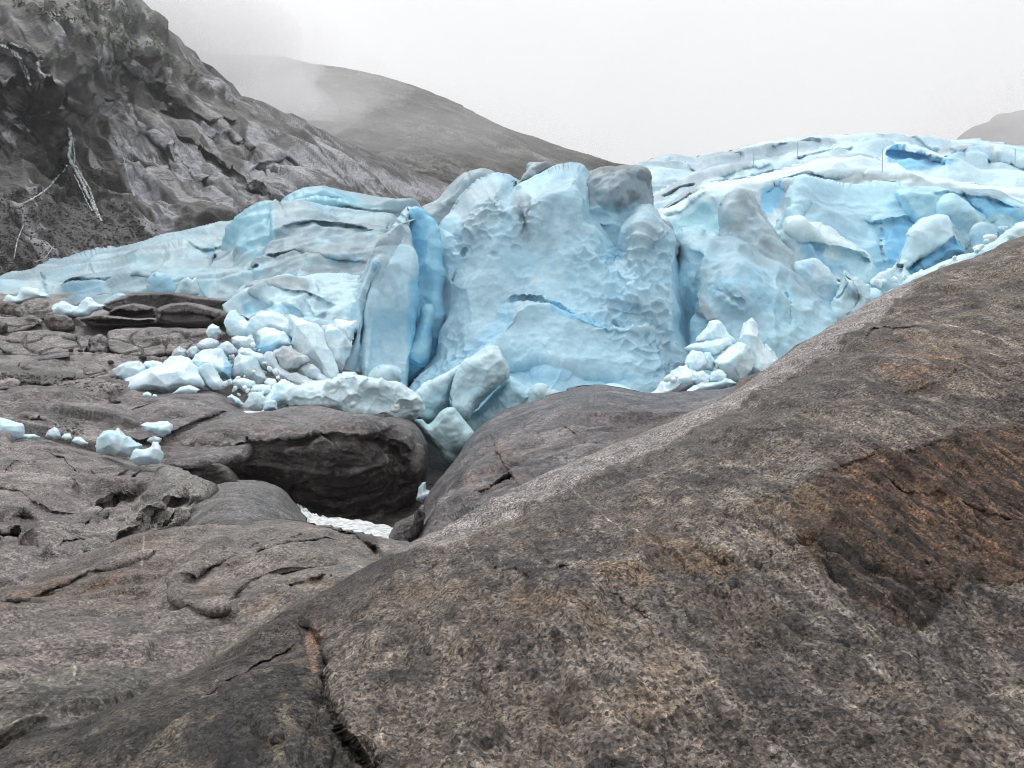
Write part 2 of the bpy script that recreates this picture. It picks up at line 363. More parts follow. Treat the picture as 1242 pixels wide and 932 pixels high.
# ------------------------------------------------------------------ materials
def mat_new(name):
    m = bpy.data.materials.new(name); m.use_nodes = True; n = m.node_tree; n.nodes.clear()
    out = n.nodes.new('ShaderNodeOutputMaterial'); b = n.nodes.new('ShaderNodeBsdfPrincipled'); n.links.new(b.outputs[0], out.inputs['Surface'])
    return m, n, b, out
def rock_mat(name, grain, contrast=0.5, rough=0.6, bump=0.4, bscale=None, dirv=None, spec=0.4, warm=(1.1, 1.02, 0.93), meso=0.35, crack=0.5, gain=1.0, tint=(1, 1, 1)):
    m, n, b, out = mat_new(name); N = n.nodes.new; L = n.links.new
    tc = N('ShaderNodeTexCoord'); vec = tc.outputs['Object']
    if dirv:
        mp = N('ShaderNodeMapping'); mp.inputs['Rotation'].default_value = dirv[:3]; mp.inputs['Scale'].default_value = dirv[3:]
        L(vec, mp.inputs['Vector']); vec = mp.outputs[0]
    at_ = N('ShaderNodeAttribute'); at_.attribute_name = 'col'
    n1 = N('ShaderNodeTexNoise'); n1.inputs['Scale'].default_value = grain; n1.inputs['Detail'].default_value = 4; n1.inputs['Roughness'].default_value = 0.7; L(vec, n1.inputs['Vector'])
    v1 = N('ShaderNodeTexVoronoi'); v1.inputs['Scale'].default_value = grain * 1.3; L(vec, v1.inputs['Vector'])
    n2 = N('ShaderNodeTexNoise'); n2.inputs['Scale'].default_value = grain * 0.09; n2.inputs['Detail'].default_value = 8; n2.inputs['Roughness'].default_value = 0.65; L(vec, n2.inputs['Vector'])
    def rng(src, a, c, lo, hi):
        r = N('ShaderNodeMapRange'); r.inputs['From Min'].default_value = a; r.inputs['From Max'].default_value = c
        r.inputs['To Min'].default_value = lo; r.inputs['To Max'].default_value = hi; L(src, r.inputs['Value']); return r.outputs[0]
    g = rng(n1.outputs['Fac'], 0.32, 0.68, 1 - contrast * .7, 1 + contrast * .7)
    sep = N('ShaderNodeSeparateColor'); L(v1.outputs['Color'], sep.inputs[0])
    g2 = rng(sep.outputs[0], 0, 1, 1 - min(contrast * 0.9, .95), 1 + contrast * 0.9)
    g3 = rng(n2.outputs['Fac'], 0.3, 0.7, (1 - meso) * gain, (1 + meso) * gain)
    a = N('ShaderNodeMath'); a.operation = 'MULTIPLY'; L(g, a.inputs[0]); L(g2, a.inputs[1])
    a2 = N('ShaderNodeMath'); a2.operation = 'MULTIPLY'; L(a.outputs[0], a2.inputs[0]); L(g3, a2.inputs[1])
    sc1 = N('ShaderNodeVectorMath'); sc1.operation = 'SCALE'; L(at_.outputs['Color'], sc1.inputs[0]); L(a2.outputs[0], sc1.inputs['Scale'])
    wm = N('ShaderNodeVectorMath'); wm.operation = 'MULTIPLY'; L(sc1.outputs[0], wm.inputs[0]); wm.inputs[1].default_value = warm
    n4 = N('ShaderNodeTexNoise'); n4.inputs['Scale'].default_value = grain * 0.05; n4.inputs['Detail'].default_value = 6; n4.inputs['Roughness'].default_value = 0.7; n4.inputs['Distortion'].default_value = 0.6
    st = N('ShaderNodeMapping'); st.inputs['Rotation'].default_value = (0.3, 0.55, 0.2); st.inputs['Scale'].default_value = (0.45, 1, 1.6); L(vec, st.inputs['Vector']); L(st.outputs[0], n4.inputs['Vector'])
    cs = N('ShaderNodeMath'); cs.operation = 'SUBTRACT'; L(n4.outputs['Fac'], cs.inputs[0]); cs.inputs[1].default_value = 0.5
    ca = N('ShaderNodeMath'); ca.operation = 'ABSOLUTE'; L(cs.outputs[0], ca.inputs[0]); crk = rng(ca.outputs[0], 0.0, 0.018, crack, 1.0)
    tn = N('ShaderNodeVectorMath'); tn.operation = 'MULTIPLY'; L(sc1.outputs[0], tn.inputs[0]); tn.inputs[1].default_value = tint
    sc2 = N('ShaderNodeVectorMath'); sc2.operation = 'SCALE'; L(tn.outputs[0], sc2.inputs[0]); L(crk, sc2.inputs['Scale']); sc1 = sc2
    mix = N('ShaderNodeMix'); mix.data_type = 'RGBA'; L(rng(sep.outputs[1], 0.55, 0.8, 0, 0.6), mix.inputs['Factor'])
    L(sc1.outputs[0], mix.inputs['A']); L(wm.outputs[0], mix.inputs['B'])
    L(mix.outputs['Result'], b.inputs['Base Color'])
    L(rng(n2.outputs['Fac'], 0.35, 0.65, rough - 0.12, min(rough + 0.2, 1)), b.inputs['Roughness'])
    b.inputs['Specular IOR Level'].default_value = spec
    bs = bscale or grain
    n3 = N('ShaderNodeTexNoise'); n3.inputs['Scale'].default_value = bs * 0.35; n3.inputs['Detail'].default_value = 9; n3.inputs['Roughness'].default_value = 0.72; L(vec, n3.inputs['Vector'])
    bp = N('ShaderNodeBump'); bp.inputs['Strength'].default_value = bump; bp.inputs['Distance'].default_value = 1.6 / bs; L(n3.outputs['Fac'], bp.inputs['Height'])
    bp2 = N('ShaderNodeBump'); bp2.inputs['Strength'].default_value = bump * 0.8; bp2.inputs['Distance'].default_value = 2.5 / bs; L(crk, bp2.inputs['Height']); L(bp.outputs[0], bp2.inputs['Normal'])
    bp3 = N('ShaderNodeBump'); bp3.inputs['Strength'].default_value = bump; bp3.inputs['Distance'].default_value = 0.5 / bs; L(a.outputs[0], bp3.inputs['Height']); L(bp2.outputs[0], bp3.inputs['Normal'])
    L(bp3.outputs[0], b.inputs['Normal'])
    return m
def ice_mat(name, scale=1.0, rough=0.42, bump=0.25, sss=0.0):
    m, n, b, out = mat_new(name); N = n.nodes.new; L = n.links.new
    tc = N('ShaderNodeTexCoord'); at_ = N('ShaderNodeAttribute'); at_.attribute_name = 'col'
    n1 = N('ShaderNodeTexNoise'); n1.inputs['Scale'].default_value = 1.3 * scale; n1.inputs['Detail'].default_value = 9; n1.inputs['Roughness'].default_value = 0.65; L(tc.outputs['Object'], n1.inputs['Vector'])
    r = N('ShaderNodeMapRange'); r.inputs['From Min'].default_value = 0.3; r.inputs['From Max'].default_value = 0.7; r.inputs['To Min'].default_value = 0.86; r.inputs['To Max'].default_value = 1.07
    L(n1.outputs['Fac'], r.inputs['Value'])
    s = N('ShaderNodeVectorMath'); s.operation = 'SCALE'; L(at_.outputs['Color'], s.inputs[0]); L(r.outputs[0], s.inputs['Scale'])
    L(s.outputs[0], b.inputs['Base Color'])
    b.inputs['Roughness'].default_value = rough; b.inputs['IOR'].default_value = 1.31; b.inputs['Specular IOR Level'].default_value = 0.35
    if sss > 0:
        b.inputs['Subsurface Weight'].default_value = sss; b.inputs['Subsurface Radius'].default_value = (0.15, 0.5, 0.8); b.inputs['Subsurface Scale'].default_value = 0.6
    n3 = N('ShaderNodeTexNoise'); n3.inputs['Scale'].default_value = 4.5 * scale; n3.inputs['Detail'].default_value = 7; n3.inputs['Roughness'].default_value = 0.7; L(tc.outputs['Object'], n3.inputs['Vector'])
    bp = N('ShaderNodeBump'); bp.inputs['Strength'].default_value = bump; bp.inputs['Distance'].default_value = 0.25 / scale; L(n3.outputs['Fac'], bp.inputs['Height'])
    L(bp.outputs[0], b.inputs['Normal'])
    return m
M_fore = rock_mat('granite_foreground', 34, 0.9, 0.55, 0.9, 34, spec=0.3, meso=0.55, crack=0.45, gain=2.0, warm=(1.18, 1.04, 0.88), tint=(1, 1.0, 1.0))
M_near = rock_mat('granite_near', 18, 0.75, 0.42, 0.7, 18, spec=0.5, meso=0.4, gain=1.38, tint=(1.0, 1.01, 1.03))
M_mid = rock_mat('granite_middle', 6.5, 0.5, 0.38, 0.6, 6.5, spec=0.5, meso=0.45, gain=1.32, tint=(0.97, 0.99, 1.06))
M_hill = rock_mat('hillside_rock', 1.1, 0.3, 0.5, 0.7, 1.1, spec=0.3, meso=0.25, gain=0.9, warm=(1, 1, 1), tint=(0.97, 1.0, 1.05))
M_far = rock_mat('far_rock', 0.3, 0.4, 0.8, 0.8, 0.3, spec=0.1)
M_ice = ice_mat('glacier_ice'); M_block = ice_mat('ice_block', 2.0, 0.35, 0.15, sss=0.5)
M_foam, _n, _b, _o = mat_new('white_water'); _b.inputs['Base Color'].default_value = (0.72, 0.77, 0.78, 1); _b.inputs['Roughness'].default_value = 0.35
_t = _n.nodes.new('ShaderNodeTexCoord'); _q = _n.nodes.new('ShaderNodeTexNoise'); _q.inputs['Scale'].default_value = 3.5; _q.inputs['Detail'].default_value = 8
_p = _n.nodes.new('ShaderNodeBump'); _p.inputs['Strength'].default_value = 0.8; _p.inputs['Distance'].default_value = 0.3
_n.links.new(_t.outputs['Object'], _q.inputs['Vector']); _n.links.new(_q.outputs['Fac'], _p.inputs['Height']); _n.links.new(_p.outputs[0], _b.inputs['Normal'])
def ramp_col(n, src, stops):
    r = n.nodes.new('ShaderNodeValToRGB'); n.links.new(src, r.inputs[0]); el = r.color_ramp.elements
    el[0].position, el[0].color = stops[0][0], (*stops[0][1], 1); el[1].position, el[1].color = stops[-1][0], (*stops[-1][1], 1)
    for p, c in stops[1:-1]: x = el.new(p); x.color = (*c, 1)
    return r.outputs[0]
M_fall = M_foam.copy(); M_fall.name = 'falling_water'
_z = M_fall.node_tree; _k = _z.nodes.new('ShaderNodeTexNoise'); _k.inputs['Scale'].default_value = 1.2; _k.inputs['Detail'].default_value = 6; _c = _z.nodes.new('ShaderNodeTexCoord'); _z.links.new(_c.outputs['Object'], _k.inputs['Vector'])
_m = _z.nodes.new('ShaderNodeMapRange'); _m.inputs['From Min'].default_value = .35; _m.inputs['From Max'].default_value = .62; _m.inputs['To Min'].default_value = .06; _m.inputs['To Max'].default_value = .6
_z.links.new(_k.outputs['Fac'], _m.inputs['Value']); _z.links.new(_m.outputs[0], [x for x in _z.nodes if x.type == 'BSDF_PRINCIPLED'][0].inputs['Alpha'])
_n.links.new(ramp_col(_n, _q.outputs['Fac'], [(0.35, (0.35, 0.42, 0.43)), (0.55, (0.88, 0.9, 0.9))]), _b.inputs['Base Color'])
# ================================================================== SETTING
DR = (0.8, -0.25, -0.52)         # run of the beds on the mountainside: down to the right
# ground: one sheet to the horizon, under everything
def ground():
    Dk = np.array([0.3, 3, 8, 14, 25, 33, 40, 48, 60, 75, 120, 300, 900, 6000]); zk = np.array([-3.5, -3.6, -4.6, -6, -8, -8.6, -8.6, -7.5, -6, -1, 4, 10, 20, 60])
    Ds = np.concatenate([np.geomspace(0.3, 120, 170), np.geomspace(125, 6000, 40)]); ts = np.linspace(-1.35, 1.35, 240)
    DD, TT = np.meshgrid(Ds, ts, indexing='ij'); Z = np.interp(DD, Dk, zk)
    X = TT * (DD + 12); P = np.stack([X, DD - 9, Z], -1).reshape(-1, 3)
    P[:, 2] += 0.35 * fbm(P / 5.0, 3, 5) * np.clip(P[:, 1] / 20, 0.3, 2)
    i = np.arange(len(P)).reshape(DD.shape)
    Q = np.stack([i[:-1, :-1], i[:-1, 1:], i[1:, 1:], i[1:, :-1]], -1).reshape(-1, 4)
    o = link_mesh('ground', P, Q, M_mid, np.tile([0.07, 0.06, 0.055], (len(P), 1))); tag(o, kind='structure')
ground()

HILL = (0.034, 0.032, 0.033); DARK = (0.016, 0.015, 0.0155); PALE = (0.37, 0.37, 0.39)
# far ridge behind the mist
piece('far_mountain', [(120, 120), (180, 75), (240, 66), (300, 67), (340, 69), (380, 76), (430, 84), (480, 99), (520, 113), (560, 129), (600, 149), (640, 164), (680, 179), (712, 187), (742, 198), (780, 216), (800, 330), (100, 330)],
      [(120, 120, 850), (340, 70, 900), (740, 198, 800), (400, 200, 620), (600, 220, 640), (780, 320, 560), (100, 330, 600)], M_far, T=130, w=110, step=1.2, rough=0.8,
      disp=[('fbm', 70, 3, {'oct': 6, 'gain': 0.6}), ('ridge', 40, 3, {'dir': (1, 0.2, -0.5), 'k': 3})], base=(0.07, 0.07, 0.062),
      cols=[('n', (0.2, 0.2, 0.19), 60, 0.1, 0.6, {'dir': (1, 0.3, -0.55), 'k': 6}), ('n', (0.03, 0.04, 0.025), 40, 0.0, 0.4, {'amt': 0.6}), ('n', (0.16, 0.16, 0.15), 10, .1, .5, {'dir': (1, .3, -.55), 'k': 5, 'amt': .8}), ('n', (0.02, 0.022, 0.02), 6, .0, .35, {'dir': (1, .3, -.55), 'k': 5, 'amt': .85})], kind='structure', seed=3)
piece('far_hill', [(1120, 190), (1150, 176), (1174, 159), (1189, 152), (1208, 142), (1226, 139), (1242, 132), (1300, 112), (1420, 80), (1560, 60), (1600, 260), (1100, 260)],
      [(1150, 176, 1000), (1242, 132, 1200), (1560, 60, 1200), (1200, 260, 800), (1600, 260, 800)], M_far, T=100, w=90, step=1.5, rough=1,
      disp=[('fbm', 80, 12, {'oct': 6})], base=(0.09, 0.085, 0.08), kind='structure', seed=4)
# the near mountainside
MS = [(-260, -260), (60, -170), (130, -60), (168, 0), (192, 26), (209, 45), (227, 62), (240, 72), (261, 89), (279, 103), (285, 117), (309, 124), (343, 137), (378, 152), (420, 172), (460, 190), (500, 206), (540, 222), (600, 240), (620, 300), (500, 380), (300, 400), (-260, 440)]
slabs = [[(114, 116), (129, 118), (146, 133), (172, 142), (189, 155), (206, 168), (232, 180), (258, 193), (284, 206), (309, 223), (331, 245), (309, 254), (297, 258), (275, 269), (258, 254), (241, 241), (223, 223), (206, 215), (215, 193), (185, 176), (172, 163), (146, 159), (133, 155), (116, 142)],
         [(125, 165), (150, 165), (163, 176), (189, 181), (206, 198), (202, 206), (185, 198), (172, 198), (189, 223), (206, 249), (223, 266), (202, 288), (185, 262), (172, 258), (159, 236), (142, 202)],
         [(318, 129), (344, 138), (370, 159), (395, 176), (413, 189), (473, 215), (560, 232), (560, 250), (473, 241), (430, 232), (370, 228), (348, 234), (318, 224), (288, 204), (318, 187), (340, 185), (365, 189), (387, 189), (374, 172), (348, 150)],
         [(101, 71), (115, 70), (129, 80), (155, 82), (172, 95), (181, 107), (163, 94), (142, 90), (120, 86), (103, 80)], [(241, 97), (267, 107), (284, 125), (275, 125), (258, 116), (241, 107)], [(224, 146), (258, 155), (275, 163), (258, 168)], [(296, 160), (318, 168), (325, 180), (300, 178)]]
HL = (200, 160, 320, 246)
mcol = [('n', DARK, 16, -0.3, 0.25, {'amt': 0.85}), ('n', (0.15, 0.14, 0.14), 8, 0.0, 0.4, {'dpx': HL, 'k': 8, 'amt': 0.4})]
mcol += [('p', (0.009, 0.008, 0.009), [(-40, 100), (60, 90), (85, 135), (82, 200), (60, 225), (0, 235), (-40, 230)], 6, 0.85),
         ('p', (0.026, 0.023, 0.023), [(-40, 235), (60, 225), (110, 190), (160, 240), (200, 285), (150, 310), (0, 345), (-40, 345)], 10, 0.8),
         ('p', (0.045, 0.036, 0.03), [(100, 150), (125, 160), (150, 225), (190, 290), (160, 300), (120, 240)], 5, 0.8),
         ('p', (0.022, 0.02, 0.02), [(165, 60), (240, 80), (280, 120), (300, 190), (270, 195), (200, 150), (170, 120), (130, 80)], 12, 0.55),
         ('n', (0.06, 0.085, 0.04), 14, -0.3, 0.25, {'amt': 0.85, 'in': [(0, -30), (150, -30), (200, 50), (230, 90), (180, 70), (130, 55), (80, 55), (40, 20), (0, 5)], 'soft': 14}),
         ('n', (0.045, 0.055, 0.03), 10, -0.1, 0.3, {'amt': 0.7, 'in': [(20, 20), (120, 40), (170, 60), (130, 110), (60, 80)], 'soft': 12})]
for s_ in slabs: mcol.append(('p', PALE, s_, 4, 0.85))
mcol += [('n', (0.03, 0.028, 0.028), 5, 0.3, 0.42, {'dpx': HL, 'k': 7, 'amt': 0.95}), ('n', (0.02, 0.018, 0.018), 4, 0.5, 0.7, {'dpx': HL, 'k': 9, 'amt': 0.9, 'type': 'ridge'}), ('n', DARK, 1.8, 0.05, 0.35, {'dpx': HL, 'k': 7, 'amt': 0.7}), ('n', (0.36, 0.35, 0.36), 4, 0.35, 0.55, {'dpx': HL, 'k': 12, 'amt': 0.7})]
for s_ in ([(0, 28), (20, 38), (35, 55), (50, 80), (70, 100), (86, 122)], [(0, 90), (25, 100), (50, 115), (75, 133), (83, 146)], [(100, 58), (120, 62), (145, 80), (172, 100)], [(140, 112), (170, 132), (200, 160), (240, 190)]):
    mcol.append(('l', (0.3, 0.29, 0.3), s_, 1.6, 0.8))
piece('mountain_slope', MS,
      [(-260, -260, 330), (168, 0, 300), (0, 0, 230), (0, 150, 165), (0, 330, 108), (130, 320, 125), (250, 290, 150), (100, 120, 215), (200, 200, 200), (285, 117, 330), (300, 250, 190), (400, 220, 260), (420, 172, 420), (540, 222, 500), (500, 300, 250), (600, 300, 300), (-260, 400, 90), (250, 150, 260), (80, 230, 165), (60, 110, 160)],
      M_hill, T=45, w=45, step=1.0, rough=2.5, uvwarp=5, seed=11,
      feats=[('step', [(-20, 60), (30, 75), (60, 95), (85, 130), (86, 170), (75, 215), (50, 228)], 12, 60), ('step', [(-20, 95), (30, 100), (60, 115), (80, 140)], 8, 60),
             ('step', [(103, 66), (140, 72), (175, 100), (205, 112), (215, 130)], 9, 26), ('step', [(118, 118), (150, 125), (180, 150), (205, 175), (210, 200)], 10, 18),
             ('step', [(160, 155), (185, 165), (205, 190), (208, 210)], 9, 14), ('step', [(205, 160), (240, 180), (280, 205), (330, 245)], 10, 20),
             ('step', [(245, 160), (280, 165), (300, 180), (315, 195)], 10, 24), ('step', [(195, 130), (225, 135), (255, 150), (290, 160)], 8, 22),
             ('step', [(210, 165), (215, 185), (240, 215), (260, 235)], 7, 12), ('step', [(320, 130), (370, 165), (430, 190), (520, 222)], -10, 30),
             ('step', [(300, 205), (345, 190), (360, 200), (330, 212)], 8, 12), ('ridge', [(85, 130), (100, 100), (90, 60), (60, 20)], 12, 6)],
      disp=[('fbm', 38, 4, {'oct': 3}), ('facet', 13, 3.2, {'warp': 0.5, 'soft': 0.12, 'dpx': HL, 'k': 4}), ('ridge', 11, 2.4, {'dpx': HL, 'k': 6, 'warp': 0.4, 'oct': 5, 'gain': .55}), ('facet', 4, 0.9, {'warp': 0.5, 'dpx': HL, 'k': 4, 'soft': .1}), ('ridge', 4, .8, {'dpx': HL, 'k': 5, 'oct': 4, 'gain': .6}), ('fbm', 3, 0.35, {'oct': 3})],
      base=HILL, cols=mcol, kind='structure', key='hill')

# sheet of bedrock between the boulders and the ice
BED = (0.13, 0.115, 0.111)
RK = [('n', (0.10, 0.085, 0.08), 3.0, -0.1, 0.4, {'amt': 0.6}), ('n', (0.2, 0.18, 0.175), 1.6, 0.1, 0.5, {'dir': (1, 0.4, 0.2), 'k': 3, 'amt': 0.6}), ('n', (0.035, 0.03, 0.03), 2.2, 0.35, 0.6, {'dir': (1, 0.4, -0.1), 'k': 4, 'amt': 0.7})]
piece('bedrock', [(-300, 345), (-60, 350), (100, 352), (200, 345), (330, 350), (330, 420), (480, 470), (480, 520), (330, 560), (100, 600), (-300, 640)],
      [(-300, 345, 82), (0, 362, 80), (330, 350, 85), (0, 400, 66), (300, 400, 68), (0, 440, 56), (280, 440, 60), (0, 480, 45), (250, 480, 52), (0, 530, 34), (100, 560, 34), (300, 560, 42), (-300, 600, 30)], M_mid, T=2, w=14, step=1.0, rough=1, uvwarp=4, seed=21,
      feats=[('step', [(-30, 448), (24, 451), (64, 456), (90, 459), (113, 456), (130, 460)], 2.6, 9), ('step', [(-30, 470), (20, 466), (60, 470), (100, 466)], 1.5, 8),
             ('step', [(58, 399), (80, 402), (98, 406), (110, 413)], 1.0, 5), ('crack', [(110, 413), (106, 420), (104, 430), (100, 434)], 1.2, 1.6), ('crack', [(130, 405), (136, 413), (130, 422)], 1.2, 1.2), ('crack', [(112, 399), (122, 405), (130, 409)], 0.9, 0.9),
             ('crack', [(0, 395), (20, 400), (35, 394), (40, 400), (28, 405)], 0.9, 0.8), ('crack', [(20, 412), (30, 408), (70, 412), (80, 420)], 0.8, 0.7), ('crack', [(20, 425), (15, 417), (22, 410)], 1.4, 1.0),
             ('crack', [(150, 430), (170, 427), (200, 428)], 1.1, 0.9), ('crack', [(225, 402), (250, 402), (262, 399)], 1.1, 0.9), ('crack', [(200, 412), (205, 420), (210, 424)], 1.0, 0.9), ('crack', [(208, 404), (216, 410)], 1.0, 0.8),
             ('dome', 172, 413, 16, 6, 5, -1.0), ('step', [(-20, 385), (10, 388), (40, 380), (60, 375)], 1.0, 6), ('step', [(130, 395), (180, 400), (240, 398)], -0.5, 10)],
      disp=[('fbm', 9, 0.5, {'oct': 4}), ('facet', 3.6, 0.8, {'dir': (1, 0.1, 0), 'k': 2.5, 'warp': 0.5, 'soft': 0.08}), ('facet', 1.5, 0.3, {'dir': (1, 0.1, 0), 'k': 2, 'warp': 0.4}), ('ridge', 2.0, 0.16, {'dir': (1, 0, 0), 'k': 3, 'gain': .6}), ('fbm', 0.6, 0.08, {'oct': 3})],
      base=BED, cols=RK + [('p', (0.025, 0.022, 0.022), [(0, 450), (60, 455), (110, 458), (150, 465), (150, 480), (100, 474), (60, 470), (0, 462)], 3, 0.8),
                           ('p', (0.04, 0.035, 0.03), [(155, 412), (172, 407), (188, 413), (180, 419), (160, 417)], 3, 0.8), ('p', (0.03, 0.028, 0.028), [(20, 500), (70, 505), (100, 515), (70, 525), (20, 515)], 4, 0.7)], kind='structure', key='bed')

# ================================================================== GLACIER
ICE = (0.62, 0.80, 0.90); ICEG = (0.36, 0.43, 0.49); BLUE = (0.25, 0.64, 0.92); WHT = (0.78, 0.895, 0.94); DIRT = (0.20, 0.18, 0.17)
gl = empty('glacier', at(640, 480, 66)); tag(gl, 'cracked blue glacier with tall ice walls spilling down between the rock slabs', 'glacier')
def icecols(dirt=0.5, blue=0.3, sc_=6):
    return [('n', ICEG, sc_, 0.0, 0.6, {'amt': dirt}), ('n', BLUE, sc_ * 0.9, 0.1, 0.7, {'amt': blue}), ('n', WHT, sc_ * 0.5, 0.15, 0.6, {'amt': 0.4})]
def gp(name, poly, D, label=None, **k):
    a = dict(T=3.0, w=16, step=1.2, base=ICE, cols=icecols(), disp=[('fbm', 5, 0.5, {'oct': 4}), ('chip', 4.5, 1.3, {'warp': 0.4}), ('chip', 1.6, .25, {'warp': .4}), ('scallop', 1.0, 0.1, {'warp': 0.3, 'mask': 6}), ('fbm', 0.8, 0.06, {'oct': 3})], rough=1.2)
    a.update(k); kk = a.pop('k', 0.70); sc3 = lambda c: (c[0] * kk, c[1] * (kk + (1 - kk) * .45), c[2] * (kk + (1 - kk) * .6))
    a['base'] = sc3(a['base']); a['cols'] = [(e_[0], sc3(e_[1])) + tuple(e_[2:]) for e_ in a['cols']]
    return piece(name, poly, D, a.pop('mat', M_ice), parent=gl, label=label, **a)
SOFT = [('fbm', 14, 1.3, {'oct': 4}), ('fbm', 4.0, 0.3, {'oct': 4}), ('chip', 9, 3.0, {'warp': 0.5, 'dir': (1, .3, 0), 'k': 2}), ('chip', 3.5, .8, {'warp': .4, 'dir': (1, .3, 0), 'k': 1.6})]
# upper ice field, from the skyline forwards: each is a long swell of ice
def field(poly, D, seed, **k):
    a = dict(k=.84, T=14, w=34, step=1.2, disp=SOFT, rough=1.5, tilt=1.2, cols=icecols(0.85, 0.75, 7), base=(0.66, 0.82, 0.90)); a.update(k)
    gp('ice_swell', poly, D, seed=seed, **a)
field([(690, 235), (730, 215), (780, 196), (810, 187), (843, 192), (858, 185), (892, 181), (903, 177), (936, 172), (966, 166), (1003, 163), (1040, 162), (1055, 159), (1089, 161), (1115, 166), (1137, 169), (1156, 170), (1182, 167), (1208, 170), (1242, 176), (1330, 182), (1450, 200), (1450, 330), (1000, 330), (690, 300)], 150, 31,
      cols=[('n', ICEG, 14, -0.25, 0.4, {'amt': 0.8, 'dir': (1, 0, 0), 'k': 3}), ('p', WHT, [(1010, 165), (1050, 160), (1060, 172), (1020, 176)], 3, 0.8)],
      feats=[('step', [(900, 181), (930, 176), (1000, 168), (1055, 164)], -3, 8), ('step', [(1060, 163), (1100, 170), (1130, 182), (1160, 185)], 4, 8), ('step', [(1140, 175), (1180, 172), (1220, 180), (1260, 184)], 3, 6), ('step', [(800, 196), (815, 190), (832, 196), (845, 208)], 4, 7), ('step', [(855, 190), (880, 185), (905, 190)], 4, 7), ('step', [(930, 182), (965, 172), (1000, 172)], 4, 8)])
field([(1110, 205), (1130, 190), (1150, 178), (1180, 176), (1210, 178), (1260, 184), (1340, 195), (1450, 215), (1450, 320), (1150, 300), (1100, 240)], 136, 35, T=8, w=14, cols=[('p', (0.30, 0.32, 0.34), [(1116, 186), (1122, 176), (1134, 169), (1156, 178), (1170, 188), (1150, 184)], 2, .8), ('p', (0.30, 0.32, 0.34), [(1160, 184), (1166, 171), (1187, 168), (1210, 178), (1190, 178)], 2, .8)] + icecols(.7, .7, 5), feats=[('step', [(1124, 180), (1140, 174), (1160, 184), (1175, 192)], 4, 8), ('step', [(1165, 176), (1190, 172), (1212, 182)], 4, 7), ('step', [(1130, 192), (1158, 188), (1176, 194)], 4, 7), ('step', [(1190, 196), (1216, 195), (1250, 204)], 4, 8)])
field([(760, 250), (795, 232), (830, 214), (862, 205), (900, 197), (950, 188), (985, 180), (1020, 173), (1060, 174), (1085, 186), (1110, 205), (1125, 230), (1050, 300), (800, 300)], 132, 32,
      cols=[('p', ICEG, [(790, 240), (830, 214), (870, 205), (905, 190), (960, 178), (985, 180), (930, 195), (880, 212), (850, 225), (810, 245)], 5, 0.9), ('n', ICEG, 9, 0.0, 0.5, {'amt': 0.5})],
      feats=[('step', [(846, 240), (862, 224), (905, 212), (950, 202)], 4, 12), ('step', [(910, 225), (930, 214), (980, 210), (1005, 220)], 4, 10), ('step', [(800, 240), (830, 226), (846, 222)], 4, 9), ('step', [(960, 196), (1000, 184), (1040, 182)], 4, 8), ('step', [(870, 212), (900, 204), (940, 200)], 3, 8)])
field([(1062, 215), (1066, 186), (1072, 176), (1088, 170), (1110, 174), (1135, 184), (1155, 197), (1180, 205), (1220, 206), (1300, 215), (1400, 235), (1400, 330), (1100, 320)], 124, 33, T=9, w=14,
      base=(0.7, 0.87, 0.94), cols=[('p', BLUE, [(1076, 178), (1098, 177), (1130, 190), (1156, 208), (1150, 216), (1110, 206), (1080, 204)], 3, 0.85), ('n', ICEG, 9, 0.2, 0.6, {'amt': 0.4})],
      feats=[('step', [(1070, 190), (1080, 180), (1105, 180), (1130, 192), (1160, 212)], 4, 14)])
field([(770, 300), (790, 268), (800, 254), (830, 236), (862, 222), (885, 217), (920, 211), (960, 200), (1000, 190), (1050, 194), (1100, 208), (1160, 218), (1242, 228), (1330, 240), (1330, 330), (1100, 330), (900, 340)], 108, 34, T=11, w=22,
      base=(0.76, 0.89, 0.94), cols=[('p', ICEG, [(810, 256), (840, 240), (850, 224), (830, 230), (800, 250)], 3, 0.9), ('n', ICEG, 7, 0.15, 0.6, {'amt': 0.6, 'dir': (1, 0, 0), 'k': 3}), ('p', (0.33, 0.35, 0.37), [(1000, 222), (1030, 216), (1090, 222), (1120, 228), (1060, 230)], 3, 0.7), ('p', BLUE, [(925, 232), (945, 225), (950, 240), (935, 258), (922, 248)], 3, 0.8)],
      feats=[('step', [(800, 262), (830, 238), (850, 228), (862, 232)], 6, 14), ('step', [(935, 218), (960, 208), (1000, 212), (1040, 216), (1052, 211)], 4, 9), ('step', [(925, 240), (935, 226), (960, 232), (1000, 240)], 3, 12)])
# right-hand ice fall
gp('ice_wall', [(1085, 240), (1100, 227), (1130, 226), (1159, 227), (1185, 229), (1211, 233), (1242, 246), (1330, 262), (1330, 330), (1200, 330), (1130, 300)], 90, T=5, w=14, seed=41, label='blue shaded ice wall at the right edge', base=(0.6, 0.84, 0.93),
   cols=[('p', BLUE, [(1160, 228), (1180, 232), (1225, 250), (1242, 262), (1242, 276), (1215, 262), (1180, 262), (1165, 245)], 4, 0.7), ('p', ICEG, [(1140, 222), (1190, 226), (1230, 236), (1242, 244), (1200, 240), (1150, 232)], 3, 0.8), ('n', ICEG, 3, 0.2, 0.6, {'amt': 0.5, 'dir': (0.2, 0, 1), 'k': 4})],
   feats=[('crack', [(1166, 232), (1180, 252), (1196, 268), (1205, 275)], 3, 2.0), ('step', [(1130, 232), (1160, 236), (1200, 240), (1242, 255)], 1.5, 20)])
